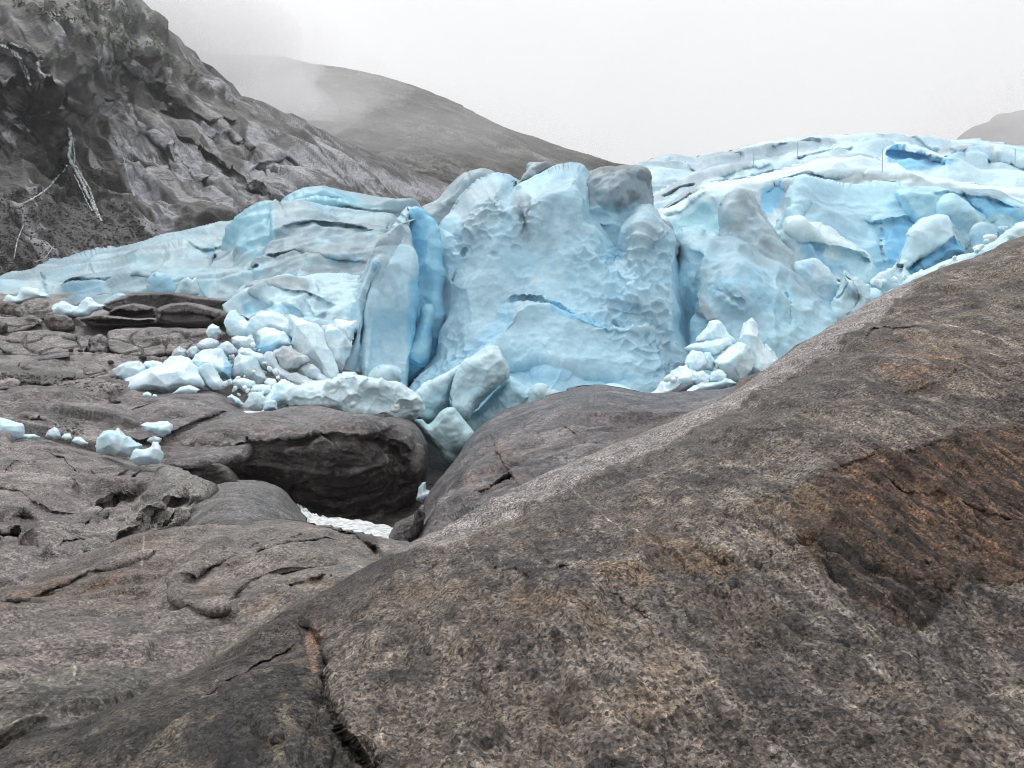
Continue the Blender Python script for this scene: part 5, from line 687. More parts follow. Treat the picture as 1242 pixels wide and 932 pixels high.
# foreground slab
FDP = (1010, 575, 1180, 695)
RUST = [(1010, 571), (1090, 552), (1173, 530), (1260, 524), (1260, 707), (1160, 722), (1112, 768), (1000, 704), (975, 660), (920, 650), (900, 632), (950, 606)]
piece('rock_slab', [(-300, 1120), (-200, 1010), (-100, 962), (0, 915), (60, 893), (120, 868), (180, 842), (240, 811), (300, 772), (350, 742), (400, 712), (440, 690), (480, 668), (520, 645), (560, 629), (600, 611), (640, 591), (700, 561), (760, 530), (820, 503), (860, 486), (880, 477), (900, 464), (940, 440), (980, 417), (1020, 394), (1060, 370), (1090, 352), (1120, 338), (1160, 318), (1200, 302), (1242, 284), (1400, 225), (1650, 150), (1750, 800), (1650, 1400), (700, 1500), (-300, 1400)],
      [(0, 915, 7.5), (240, 811, 8.8), (480, 668, 10.5), (700, 561, 12), (900, 464, 13.5), (1242, 284, 16), (1650, 150, 20), (0, 1000, 5.2), (200, 900, 5.6), (480, 760, 6.9), (600, 900, 4.2), (900, 900, 4.4), (1242, 900, 4.6), (900, 600, 8.2), (1100, 500, 9.6), (1242, 450, 10.8), (1242, 650, 7.3), (700, 700, 6.8), (900, 750, 5.9), (480, 900, 4.5), (320, 880, 5.4), (700, 1500, 1.7), (-300, 1400, 2.2), (1650, 1400, 2.2)],
      M_fore, T=.7, w=16, step=1.0, seed=131, rough=1.5, uvwarp=4, base=(0.10, 0.086, 0.076), power=2.0, label='enormous sloping brown granite slab filling the foreground', cat='rock slab', kind='thing',
      feats=[('step', [(360, 742), (384, 762), (396, 800), (410, 850), (424, 890), (446, 925), (470, 960)], 0.75, 55), ('ridge', [(236, 815), (262, 826), (290, 846), (315, 868), (352, 906), (390, 950)], 16, .22), ('step', [(236, 815), (262, 828), (290, 848), (315, 870), (352, 908)], -0.15, 20), ('dome', 390, 860, 22, 60, 20, -.35),
             ('crack', [(643, 658), (655, 672), (684, 703), (708, 711), (724, 713), (740, 718), (755, 728), (780, 745), (798, 760)], 2.4, .09), ('step', [(643, 662), (684, 705), (724, 714), (755, 730), (795, 760)], .10, 22),
             ('step', [(590, 690), (620, 700), (655, 716), (640, 700)], .07, 16), ('step', [(724, 706), (775, 656), (800, 662), (850, 668)], -.09, 26),
             ('step', [(830, 668), (850, 666), (880, 680), (903, 688), (925, 684), (950, 672), (968, 660), (1000, 646)], .22, 20), ('crack', [(838, 672), (872, 684), (903, 690), (940, 682), (970, 664)], 2.2, .14), ('crack', [(955, 660), (972, 668), (984, 655)], 4, .1),
             ('step', [(885, 634), (936, 612), (1010, 575), (1060, 560), (1173, 530), (1242, 522), (1300, 520)], .06, 50), ('step', [(986, 652), (1000, 668), (1040, 690), (1090, 700), (1130, 716), (1160, 724)], .10, 22), ('step', [(1112, 770), (1060, 742), (1010, 712), (985, 690), (965, 676)], .07, 30),
             ('step', [(1110, 690), (1150, 708), (1170, 706), (1200, 712), (1250, 706)], .10, 14), ('crack', [(1150, 706), (1170, 706)], 2.0, .08), ('ridge', [(850, 660), (900, 640), (950, 636), (990, 644)], 9, .09),
             ('step', [(1046, 420), (1056, 404), (1075, 398), (1100, 400), (1130, 395)], .12, 22), ('step', [(1040, 430), (1060, 455), (1100, 470), (1150, 460), (1180, 440)], .06, 20), ('crack', [(1058, 432), (1078, 440), (1098, 432)], 3, .10),
             ('step', [(780, 590), (830, 570), (900, 550), (960, 520)], .06, 30), ('ridge', [(850, 925), (950, 900), (1050, 893), (1200, 870), (1260, 860)], 26, .06), ('ridge', [(440, 935), (520, 912), (600, 905), (700, 925)], 22, .06), ('crack', [(500, 868), (510, 875), (506, 884)], 2, .05), ('step', [(1060, 580), (1100, 600), (1170, 610), (1242, 640)], .06, 24)],
      disp=[('fbm', 2.4, .15, {'oct': 5}), ('facet', 1.5, .10, {'warp': .6, 'soft': .2, 'dpx': FDP, 'k': 2}), ('ridge', .5, .03, {'dpx': FDP, 'k': 5, 'warp': .4, 'oct': 5, 'gain': .6}), ('facet', .3, .014, {'warp': .6, 'soft': .2, 'dpx': FDP, 'k': 1.8}), ('fbm', .12, .016, {'oct': 4, 'gain': .7}), ('ridge', .16, .010, {'dpx': FDP, 'k': 2.5, 'gain': .6}), ('cracks', .9, .03, {'w': .035, 'warp': .5, 'mask': 1.5}), ('ridge', .09, .03, {'dpx': FDP, 'k': 14, 'warp': .25, 'oct': 4, 'in': RUST, 'edge': 8}), ('facet', .22, .045, {'dpx': FDP, 'k': 9, 'warp': .3, 'soft': .1, 'in': RUST}), ('facet', .4, .05, {'dpx': FDP, 'k': 2, 'warp': .6, 'soft': .1, 'in': [(724, 708), (775, 658), (850, 640), (940, 608), (980, 640), (960, 680), (900, 700), (800, 708), (775, 744), (750, 723)]}), ('ridge', .1, .02, {'dpx': FDP, 'k': 3, 'oct': 3, 'gain': .7})],
      cols=[('n', (0.15, 0.13, 0.114), 1.0, -.1, .5, {'amt': .7, 'dpx': FDP, 'k': 2}), ('n', (0.05, 0.045, 0.045), .8, 0, .35, {'amt': .8, 'dpx': FDP, 'k': 3}), ('n', (0.035, 0.031, 0.03), .11, .1, .45, {'amt': .65, 'dpx': FDP, 'k': 5}), ('n', (0.2, 0.18, 0.16), .14, .25, .55, {'amt': .5, 'dpx': FDP, 'k': 5}), ('n', (0.11, 0.086, 0.066), .9, .2, .5, {'amt': .35}),
            ('n', (0.13, 0.095, 0.068), .4, -.3, .3, {'amt': .8, 'in': [(724, 708), (775, 658), (840, 660), (900, 690), (860, 706), (800, 708), (775, 744), (750, 723)], 'soft': 8}), ('n', (0.14, 0.105, 0.078), .35, -.3, .3, {'amt': .7, 'in': [(480, 700), (520, 712), (590, 722), (660, 730), (765, 764), (720, 775), (640, 760), (580, 742), (500, 735)], 'soft': 10}),
            ('n', (0.13, 0.10, 0.075), .4, -.1, .3, {'amt': .5, 'in': [(730, 770), (820, 780), (830, 850), (790, 880), (740, 840)], 'soft': 16}),
            ('p', (0.052, 0.032, 0.022), [(1010, 571), (1090, 552), (1173, 530), (1260, 524), (1260, 707), (1160, 720), (1112, 768), (990, 700), (960, 640)], 6, .85), ('n', (0.135, 0.083, 0.054), .09, .0, .35, {'dpx': FDP, 'k': 11, 'amt': .75, 'in': [(1030, 575), (1173, 535), (1260, 528), (1260, 700), (1150, 690), (1050, 640)], 'soft': 8}), ('n', (0.008, 0.007, 0.007), .06, .1, .3, {'dpx': FDP, 'k': 14, 'amt': .7, 'in': [(980, 580), (1173, 530), (1260, 528), (1260, 710), (1112, 768), (990, 700)], 'soft': 8}),
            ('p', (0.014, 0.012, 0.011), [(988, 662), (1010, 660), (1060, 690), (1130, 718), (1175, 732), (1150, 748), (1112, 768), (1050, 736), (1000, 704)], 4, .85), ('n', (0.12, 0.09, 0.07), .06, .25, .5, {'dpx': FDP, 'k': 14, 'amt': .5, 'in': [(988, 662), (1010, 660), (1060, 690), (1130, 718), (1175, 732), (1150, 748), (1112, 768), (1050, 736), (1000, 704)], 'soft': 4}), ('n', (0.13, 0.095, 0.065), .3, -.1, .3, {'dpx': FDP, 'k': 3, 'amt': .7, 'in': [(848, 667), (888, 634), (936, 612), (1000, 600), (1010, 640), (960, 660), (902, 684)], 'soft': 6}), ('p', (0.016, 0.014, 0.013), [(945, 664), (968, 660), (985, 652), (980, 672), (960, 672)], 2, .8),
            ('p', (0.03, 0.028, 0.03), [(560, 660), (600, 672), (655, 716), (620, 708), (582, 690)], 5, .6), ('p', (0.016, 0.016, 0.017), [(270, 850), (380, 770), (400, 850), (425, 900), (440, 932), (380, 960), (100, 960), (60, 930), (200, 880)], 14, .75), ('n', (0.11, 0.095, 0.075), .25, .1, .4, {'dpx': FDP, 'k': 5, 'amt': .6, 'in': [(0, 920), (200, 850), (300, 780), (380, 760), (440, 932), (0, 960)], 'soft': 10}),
            ('p', (0.3, 0.2, 0.15), [(382, 758), (388, 752), (386, 790), (380, 820), (374, 800), (372, 770)], 3, .6), ('n', (0.12, 0.07, 0.04), .4, -.2, .3, {'amt': .6, 'in': [(1050, 420), (1100, 400), (1160, 420), (1150, 460), (1080, 460)], 'soft': 10}), ('n', (0.17, 0.145, 0.11), .6, -.2, .3, {'amt': .3, 'in': [(1080, 380), (1180, 330), (1260, 300), (1260, 420), (1160, 440)], 'soft': 20}),
            ('l', (0.38, 0.33, 0.26), [(684, 584), (710, 604), (745, 632), (775, 652)], .9, .75), ('l', (0.3, 0.25, 0.19), [(704, 921), (735, 916), (765, 906), (795, 884), (820, 860), (824, 846), (838, 832), (870, 822)], 1.7, .6), ('l', (0.4, 0.35, 0.28), [(1146, 393), (1190, 408), (1250, 430)], 1.1, .75), ('l', (0.36, 0.3, 0.22), [(1110, 408), (1150, 440), (1214, 476)], 1.0, .6), ('l', (0.3, 0.25, 0.2), [(535, 630), (560, 650), (580, 690)], 1.0, .5), ('l', (0.32, 0.27, 0.2), [(980, 700), (1020, 720), (1050, 760), (1090, 790)], .9, .35), ('l', (0.3, 0.25, 0.19), [(440, 640), (470, 660), (500, 720), (540, 735)], 1.2, .35), ('p', (0.055, 0.05, 0.05), [(640, 610), (760, 552), (860, 508), (940, 462), (1062, 390), (1110, 400), (1040, 470), (960, 520), (820, 570), (700, 620)], 14, .55), ('p', (0.03, 0.028, 0.028), [(-20, 905), (60, 880), (180, 828), (300, 756), (400, 696), (470, 660), (500, 690), (420, 740), (330, 800), (200, 870), (60, 930), (-20, 960)], 9, .72), ('p', (0.21, 0.197, 0.197), [(470, 672), (520, 642), (560, 625), (600, 607), (640, 587), (700, 557), (760, 526), (820, 499), (880, 473), (940, 436), (980, 413), (1020, 390), (1060, 366), (1100, 342), (1108, 350), (1062, 388), (985, 436), (940, 464), (880, 496), (820, 530), (760, 560), (700, 588), (640, 616), (580, 644), (520, 668)], 2, .8)], key='fore')  # pale crest strip: grazing sky sheen painted into the rock colour

# ================================================================== FALLEN ICE
BD = lambda s: [('chip', s * .62, s * .26, {'warp': .25}), ('fbm', s * .6, s * .05, {'oct': 2}), ('fbm', s * .15, s * .008, {'oct': 2})]
def block(poly, D, label, seed, base=WHT, dirt=.0, name='ice_block', group=None, **k):
    p = np.array(poly, float); size = float(min(np.ptp(p[:, 0]), np.ptp(p[:, 1])))
    s = max(size * D / F, .25)
    base = tuple(v * f for v, f in zip(base, (.90, .95, .97))); cols = [('n', (0.55, 0.76, 0.84), s * .8, -.2, .5, {'amt': .6})]
    if dirt: cols.append(('n', (0.40, 0.41, 0.42), s * .5, -.2, .4, {'amt': dirt}))
    a = dict(T=s * .55, w=size * .4, power=1.6, step=.7, sm=1, tilt=.35, rough=.5, disp=BD(s), cols=cols + list(k.pop('cols', ()))); a.update(k)
    return piece(name, poly, D, M_block, base=base, label=label, cat='ice block', group=group, seed=seed, **a)
block([(62, 375), (67, 369), (74, 365), (82, 367), (90, 371), (97, 373), (102, 367), (107, 362), (113, 366), (121, 368), (129, 370), (124, 375), (113, 378), (107, 384), (92, 386), (76, 385), (66, 381)], 68, 'forked pale ice block alone on the rocks below the tongue', 201)
block([(272, 392), (276, 381), (283, 378), (290, 381), (298, 386), (305, 393), (307, 402), (303, 409), (290, 409), (277, 406)], 58.5, 'smooth square ice block on top of the rubble at its left', 202, base=(0.7, .87, .93))
block([(300, 400), (304, 386), (316, 378), (330, 376), (342, 380), (352, 388), (358, 400), (350, 412), (330, 410), (312, 420)], 60.5, 'snowy crest of ice at the back of the rubble', 203, base=WHT)
block([(250, 404), (252, 396), (258, 393), (266, 396), (268, 404), (262, 410), (253, 410)], 58, 'small rounded white lump at the upper left of the rubble', 204)
block([(307, 426), (310, 412), (314, 403), (322, 396), (333, 398), (343, 404), (352, 411), (355, 418), (345, 426), (332, 434), (316, 434)], 57.5, 'bright blue based ice block in the heart of the rubble', 205, base=(.74, .9, .95), cols=[('p', (.2, .55, .82), [(305, 425), (315, 416), (345, 418), (335, 432), (318, 436)], 4, .75)])
block([(349, 395), (350, 381), (362, 384), (380, 392), (391, 401), (398, 415), (404, 434), (409, 452), (404, 464), (390, 460), (375, 444), (360, 428), (353, 412)], 57, 'long white spear shaped slab leaning on the rubble', 206, T=1.3, sm=2)
block([(388, 412), (392, 398), (401, 393), (410, 400), (420, 408), (428, 420), (420, 436), (411, 450), (400, 438)], 58.5, 'grey dusted ice slab between the spear and the tall blade', 207, dirt=.5)
block([(405, 400), (408, 390), (420, 388), (432, 390), (430, 412), (420, 418)], 60, 'white ice patch behind the grey dusted slab', 208)
block([(328, 432), (334, 425), (343, 419), (354, 421), (366, 430), (375, 437), (371, 443), (360, 449), (348, 449), (336, 443)], 54.5, 'dirty grey brown ice lump in the crook of the arc', 209, base=(.5, .52, .53), dirt=.8)
block([(320, 436), (324, 429), (331, 430), (338, 440), (352, 452), (373, 458), (398, 465), (404, 474), (380, 474), (356, 471), (338, 463), (328, 450)], 53.5, 'curved arc of pale ice sweeping under the dirty lump', 210, base=(.74, .84, .88), dirt=.3, T=.8)
block([(356, 448), (366, 442), (380, 441), (390, 452), (404, 462), (398, 470), (376, 462)], 54.5, 'grey stained wedge of ice right of the dirty lump', 211, base=(.6, .66, .69), dirt=.6)
block([(281, 448), (285, 436), (290, 427), (302, 433), (314, 442), (323, 452), (326, 461), (312, 467), (295, 462), (284, 458)], 53, 'striped grey ice slab tilted left of the arc', 212, base=(.68, .78, .82), dirt=.5)
block([(287, 429), (293, 422), (303, 423), (314, 428), (322, 437), (324, 448), (312, 442), (298, 434)], 54.5, 'jagged white ice piece above the striped slab', 213, base=(.7, .8, .84), dirt=.3)
block([(262, 422), (268, 416), (276, 414), (283, 418), (288, 427), (280, 431), (268, 429)], 55, 'triangular grey ice chunk above the rounded cracked block', 214, base=(.66, .74, .78), dirt=.4)
block([(238, 418), (246, 412), (255, 410), (264, 416), (262, 425), (250, 428), (241, 425)], 56, 'dull grey chunk at the left shoulder of the rubble', 215, base=(.6, .68, .72), dirt=.4)
block([(280, 410), (287, 407), (297, 407), (308, 412), (309, 420), (303, 427), (290, 424), (281, 418)], 56.5, 'rounded double lump below the smooth square block', 216, base=(.66, .77, .82), dirt=.3)
block([(225, 428), (230, 421), (238, 419), (243, 426), (238, 434), (228, 434)], 55.5, 'grey translucent chunk left of the dull grey one', 217, base=(.55, .64, .68), dirt=.5)
block([(206, 436), (210, 426), (218, 421), (226, 424), (228, 434), (216, 438)], 55.5, 'darkest glassy chunk at the far left of the rubble', 218, base=(.45, .5, .53), dirt=.5)
block([(233, 438), (237, 430), (245, 426), (255, 424), (267, 425), (274, 432), (279, 443), (282, 453), (280, 461), (266, 460), (250, 454), (238, 448)], 52.5, 'big rounded block with a crack and blue right side', 219, cols=[('p', (.2, .5, .72), [(272, 430), (280, 445), (282, 462), (270, 460), (262, 456), (272, 448)], 3, .8)])
block([(240, 448), (245, 443), (251, 440), (260, 447), (268, 456), (272, 471), (260, 474), (248, 468)], 50.5, 'wedge shaped block standing before the rounded cracked block', 220, base=(.74, .85, .89), sm=2)
block([(196, 443), (200, 437), (208, 433), (220, 431), (230, 435), (234, 444), (220, 448), (204, 450)], 53.5, 'low white slab behind the long ice block', 221)
block([(172, 444), (176, 439), (185, 437), (196, 440), (198, 446), (184, 450)], 52.8, 'small white hump between two slabs behind the long block', 222)
block([(130, 458), (136, 450), (144, 443), (154, 438), (168, 438), (178, 444), (176, 455), (160, 466), (142, 464)], 51.8, 'grey white block at the left end behind the long block', 223, base=(.66, .77, .81), dirt=.3)
block([(141, 472), (147, 466), (155, 460), (169, 454), (182, 447), (200, 440), (219, 436), (231, 438), (238, 447), (246, 459), (250, 467), (248, 474), (236, 475), (213, 479), (197, 482), (176, 480), (160, 483), (149, 479)], 49, 'longest ice block, a pale blue whaleback on the mauve boulder', 224, cols=[('p', (.42, .62, .7), [(150, 474), (180, 474), (215, 470), (245, 466), (240, 474), (200, 482), (155, 482)], 5, .6)], T=2.2, w=14)
block([(210, 477), (218, 470), (230, 467), (243, 473), (238, 477), (222, 477)], 46.5, 'thin white wedge lying before the long block', 225)
block([(281, 463), (286, 458), (296, 458), (308, 463), (311, 472), (298, 475), (286, 471)], 51, 'flat pale block at the foot of the striped slab', 226)
block([(320, 464), (325, 459), (333, 460), (338, 466), (334, 474), (324, 473)], 51.5, 'small smooth ball of ice at the tip of the arc', 227)
block([(304, 474), (308, 467), (318, 466), (329, 468), (330, 476), (316, 480)], 50, 'low rounded block between the ball and the pinnacle', 228)
block([(318, 490), (320, 480), (326, 473), (336, 466), (345, 459), (356, 465), (370, 472), (371, 481), (360, 489), (346, 495), (326, 498)], 49, 'large white pyramid shaped block at the front of the rubble', 229, sm=2)
block([(292, 500), (298, 490), (302, 480), (307, 476), (315, 476), (322, 482), (323, 491), (318, 499)], 48, 'pale pinnacle block pierced by a small hole', 230, base=(.76, .87, .9))
block([(318, 500), (320, 490), (326, 484), (334, 486), (337, 497)], 47.4, 'grey half dome stuck to the front of the pyramid block', 231, base=(.6, .7, .74))
block([(248, 507), (256, 503), (266, 501), (286, 499), (305, 499), (322, 499), (306, 503), (288, 506), (262, 511), (253, 512)], 46, 'flat white tongue of ice running out left on the dark boulder', 232)
block([(276, 482), (281, 478), (289, 483), (296, 490), (294, 494), (286, 491)], 47, 'small oval slab lying in the gravel left of the pinnacle', 233, base=(.68, .79, .83))
block([(405, 478), (409, 468), (415, 461), (422, 466), (427, 475), (422, 484)], 52, 'pointed white tooth at the foot of the thin fin', 234, sm=2)
block([(172, 481), (174, 477), (179, 475), (184, 478), (183, 482)], 44.5, 'tiny ice ball under the long block, the bigger of two', 235, base=WHT)
block([(184, 482), (186, 478), (190, 479), (191, 482)], 44.5, 'tiniest ice ball under the long block', 236, base=WHT)
block([(120, 545), (123, 534), (126, 524), (133, 521), (139, 523), (143, 519), (148, 522), (156, 530), (166, 536), (174, 540), (166, 547), (156, 555), (142, 553), (130, 550)], 31.5, 'jagged topped ice block on the left slab, larger of the pair', 237, base=(.66, .78, .8), sm=2, tilt=.2)
block([(156, 558), (160, 551), (166, 546), (175, 544), (183, 542), (186, 537), (192, 536), (196, 541), (198, 550), (195, 561), (180, 563), (164, 562)], 30.6, 'boot shaped ice block beside the jagged topped one', 238, base=(.72, .82, .84), tilt=.2)
block([(170, 516), (178, 513), (190, 512), (203, 511), (209, 517), (207, 526), (198, 529), (186, 527), (177, 522)], 38, 'bright flat topped ice block alone on the mauve boulder', 239, tilt=.2)
block([(178, 535), (181, 531), (188, 529), (196, 532), (194, 537), (184, 538)], 33, 'small dirty glassy ice stone behind the boot shaped block', 240, base=(.45, .46, .48), dirt=.5)
block([(-14, 512), (-6, 507), (6, 508), (16, 512), (24, 518), (28, 524), (22, 531), (10, 534), (-12, 533)], 32.5, 'rounded blue ice block cut by the left edge', 241, base=(.66, .82, .86), tilt=.2)
block([(55, 529), (59, 522), (66, 518), (72, 523), (75, 530), (66, 533)], 33, 'little pale ice cone on the left slab', 242, base=(.62, .68, .71))
block([(74, 531), (78, 526), (85, 526), (88, 532), (80, 534)], 32.8, 'little white ice piece right of the pale cone', 243)
block([(87, 535), (91, 530), (98, 530), (106, 538), (98, 540)], 32.2, 'little flat ice sliver nearest the jagged block', 244)
block([(22, 531), (30, 527), (42, 527), (48, 530), (34, 533)], 33.2, 'thin ice flake beside the block at the left edge', 245)
block([(506, 604), (508, 594), (512, 586), (516, 585), (517, 594), (524, 598), (520, 606), (512, 610)], 40, 'grey shard of ice stranded in the dark gap', 246, base=(.5, .54, .56))
# pile at the right foot of the main wall
block([(842, 415), (850, 404), (859, 394), (869, 389), (878, 396), (885, 405), (890, 416), (872, 420), (855, 419)], 58.5, 'triangular pale block at the back of the right pile', 251, base=(.72, .87, .93), sm=2)
block([(829, 422), (838, 417), (850, 415), (868, 412), (884, 410), (891, 419), (876, 426), (866, 433), (850, 428), (836, 427)], 57, 'long flat block lying across the right pile', 252, base=(.8, .91, .94))
block([(896, 420), (898, 402), (905, 392), (912, 384), (918, 394), (921, 408), (928, 420), (940, 440), (930, 458), (908, 458), (905, 436)], 57, 'tall double pointed spike on the right pile', 253, base=(.78, .9, .94), sm=2)
block([(864, 440), (869, 430), (880, 423), (897, 416), (909, 421), (915, 434), (913, 450), (900, 464), (884, 462), (872, 452)], 55, 'largest block of the right pile, rounded with a small hollow', 254, base=(.78, .9, .94))
block([(830, 440), (834, 430), (840, 424), (850, 429), (857, 440), (852, 451), (836, 450)], 55.5, 'snow white dome at the left of the right pile', 255)
block([(850, 434), (855, 427), (862, 428), (867, 438), (863, 448), (852, 448)], 56, 'small bluish block between dome and largest block', 256, base=(.62, .83, .92))
block([(784, 481), (798, 474), (810, 466), (816, 452), (826, 446), (840, 448), (850, 456), (852, 468), (832, 478), (806, 483)], 54, 'spreading white foot of the right pile', 257, T=1.6)
block([(828, 480), (840, 470), (850, 462), (862, 464), (880, 458), (896, 465), (880, 470), (856, 476)], 53, 'low white apron of ice against the brown slab', 258)
block([(838, 462), (843, 452), (853, 450), (862, 458), (858, 466), (846, 468)], 53.6, 'small ball of ice on the foot of the right pile', 259)
block([(860, 462), (862, 452), (872, 448), (882, 454), (880, 464)], 53.6, 'small pale lump under the largest block of the right pile', 260)
block([(924, 430), (928, 416), (934, 422), (944, 436), (936, 446)], 58.5, 'thin ice shard right of the double spike', 261, base=(.7, .86, .92), sm=2)

# loose chunks: convex lumps cut by random planes
def chunk_geo(seed, n=12):
    rs = np.random.RandomState(seed); t = np.linspace(0, math.pi, n); p = np.linspace(0, 2 * math.pi, 2 * n, endpoint=False)
    T_, P_ = np.meshgrid(t, p, indexing='ij'); d = np.stack([np.sin(T_) * np.cos(P_), np.sin(T_) * np.sin(P_), np.cos(T_)], -1).reshape(-1, 3)
    nn = rs.normal(size=(14, 3)); nn /= np.linalg.norm(nn, axis=1)[:, None]; h = rs.uniform(.55, .9, 14)
    dots = np.maximum(d @ nn.T, 1e-3) / h; r = 1 / (dots ** 22).sum(1) ** (1 / 22); r = 1 / (1 / r ** 4 + 1) ** .25 * 1.15
    V = d * r[:, None] * rs.uniform(.65, 1.15, 3); V += .05 * np.stack([perlin(V * 3 + seed, k) for k in (1, 2, 3)], 1)
    m = 2 * n; Q = [[i * m + j, (i + 1) * m + j, (i + 1) * m + (j + 1) % m, i * m + (j + 1) % m] for i in range(n - 1) for j in range(m)]
    return V, np.array(Q)
def hit(o_keys, px, py):
    best = None; d = Vector(((px - 621) / F, 1, (466 - py) / F)).normalized()
    for o in o_keys:
        b = BVH.get(o.name)
        if b is None:
            v = np.empty(len(o.data.vertices) * 3, f32); o.data.vertices.foreach_get('co', v); v = v.reshape(-1, 3) + np.array(o.location)
            b = BVH[o.name] = BVHTree.FromPolygons([tuple(x) for x in v.tolist()], [tuple(p.vertices) for p in o.data.polygons])
        h = b.ray_cast(Vector((0, 0, 0)), d)
        if h[0] is not None and (best is None or h[3] < best[1]): best = (h[0], h[3], h[1])
    return best
BVH = {}
rnd = random.Random(5)
GEO = [chunk_geo(900 + i) for i in range(8)]
chunk_me = []
for i, (V, Q) in enumerate(GEO):
    c = colour(V, V[:, 0], V[:, 1], (0.82, .92, .945), [('n', (.6, .78, .85), .8, -.2, .5, {'amt': .6})], i)
    o = link_mesh('ice_chunk', V, Q, M_block, c); chunk_me.append((o.data, o.location.copy())); bpy.data.objects.remove(o)
def spot(x, y, r, D):
    m = chunk_me[rnd.randrange(8)][0]; o = bpy.data.objects.new('ice_chunk', m); C.objects.link(o)
    o.location = at(x, y, D); s = r * D / F; o.scale = (s * rnd.uniform(.8, 1.5), s, s * rnd.uniform(.6, 1.1))
    o.rotation_euler = (rnd.uniform(-.9, .9), rnd.uniform(-.9, .9), rnd.uniform(0, 6.28)); return o
def strip(pts, n, r0, r1, label, grp, spread=5):
    pts = np.array(pts, float)
    for i in range(n):
        t = rnd.random() * (len(pts) - 1); k = int(t); a = pts[k] * (1 - (t - k)) + pts[min(k + 1, len(pts) - 1)] * (t - k)
        u = rnd.random(); r = r0 + (r1 - r0) * u ** 2
        o = spot(a[0] + rnd.uniform(-3, 3), a[1] + rnd.uniform(-spread, spread), r, a[2] + rnd.uniform(-.8, .8))
        tag(o, label, 'ice chunk', grp)
# px, py, metres
strip([(362, 484, 50), (385, 484, 50), (410, 487, 50), (440, 492, 50), (470, 496, 50), (492, 500, 50)], 34, 4, 10, 'white ice chunk in the crushed band along the top of the dark boulder', 'ice chunks along the top of the dark boulder', 7)
strip([(375, 478, 52), (400, 476, 53), (430, 482, 54), (460, 480, 55), (480, 484, 54)], 34, 4.5, 9, 'pale ice chunk in the crushed band at the foot of the tall blade', 'ice chunks at the foot of the tall blade', 5)
strip([(262, 440, 56), (285, 440, 56), (310, 452, 55), (300, 462, 53), (275, 470, 51), (330, 450, 56), (300, 415, 58), (345, 470, 51), (312, 478, 50), (285, 474, 50.5)], 95, 2, 5.5, 'small ice chunk wedged among the big rubble blocks', 'ice chunks wedged among the rubble blocks', 6)
strip([(812, 470, 55), (835, 452, 56.5), (860, 446, 57), (885, 455, 56), (830, 474, 54.5)], 30, 3, 6, 'small ice chunk on the pile at the right foot of the wall', 'ice chunks on the right pile', 6)
strip([(985, 330, 78), (1030, 352, 76), (1070, 345, 76), (1120, 338, 75), (1160, 318, 74), (1200, 298, 74)], 34, 3, 7, 'small ice chunk among the toppled blocks by the brown slab edge', 'ice chunks among the toppled blocks', 6)
# loose stones: each one a boulder
SM = []
for i, (V, Q) in enumerate(GEO[:4]):
    o = link_mesh('stone', V, Q, M_mid, np.tile([0.05, .043, .04], (len(V), 1)), smooth=True); SM.append(o.data); bpy.data.objects.remove(o)
def stone(px, py, r, label, keys=('bed',)):
    h = hit([REG[k] for k in keys], px, py)
    if h is None: return
    o = bpy.data.objects.new('stone', SM[rnd.randrange(4)]); C.objects.link(o); s = r * h[1] / F
    o.location = h[0] + Vector((0, 0, s * .3)); o.scale = (s, s, s * .85); o.rotation_euler = (0, 0, rnd.uniform(0, 6)); tag(o, label, 'stone')
for (x, y, r, l) in [(86, 429, 3.4, 'round black stone on the slab by the dark blue pool'), (98, 429, 3.6, 'wide black stone right of the round one by the pool'), (113, 430, 4.0, 'largest black stone in the row by the pool'), (131, 417, 4.2, 'black stone lodged in the curved crack'), (5, 430, 3.2, 'black stone near the left edge on the pale slab'), (173, 438, 4.0, 'black stone touching the back of the long ice block'), (134, 444, 3.8, 'black stone left of the grey white ice block'), (97, 371, 3.0, 'dark stone behind the fork of the ice block'), (105, 419, 2.6, 'small dark stone in the groove of the bedrock'), (121, 428, 2.4, 'small black stone at the right end of the row')]: stone(x, y, r, l)
# gravel: nobody could count it
def scatter(name, keys, poly, n, r0, r1, mat, col, label, seed):
    rs = random.Random(seed); P = np.array(poly, float); lo, hi = P.min(0), P.max(0); VV = []; QQ = []; CC = []; off = 0; k = 0; tries = 0
    small = [chunk_geo(950 + i, 5) for i in range(5)]
    while k < n and tries < n * 6:
        tries += 1; x = rs.uniform(lo[0], hi[0]); y = rs.uniform(lo[1], hi[1])
        if not inside(np.array([x]), np.array([y]), P)[0]: continue
        h = hit(keys, x, y)
        if h is None: continue
        V, Q = small[rs.randrange(5)]; s = (r0 + (r1 - r0) * rs.random() ** 3) * h[1] / F
        a = rs.uniform(0, 6.28); R = np.array([[math.cos(a), -math.sin(a), 0], [math.sin(a), math.cos(a), 0], [0, 0, .8]])
        VV.append(V @ R.T * s + np.array(h[0])); QQ.append(Q + off); off += len(V); CC.append(np.tile(np.array(col) * rs.uniform(.5, 1.7), (len(V), 1))); k += 1
    o = link_mesh(name, np.vstack(VV), np.vstack(QQ), mat, np.vstack(CC), smooth=False); tag(o, label, 'gravel', kind='stuff')
scatter('gravel', [REG['bed']], [(0, 450), (60, 456), (110, 458), (150, 466), (148, 478), (100, 472), (60, 468), (0, 464)], 330, .8, 2.2, M_mid, (.07, .06, .058), 'dark wet gravel lying in the trough under the pale slab', 3)
scatter('gravel', [REG['bed']], [(70, 505), (100, 500), (105, 520), (95, 535), (60, 520)], 120, .8, 2.4, M_mid, (.09, .08, .075), 'grey gravel in the pocket beside the mauve boulder', 4)
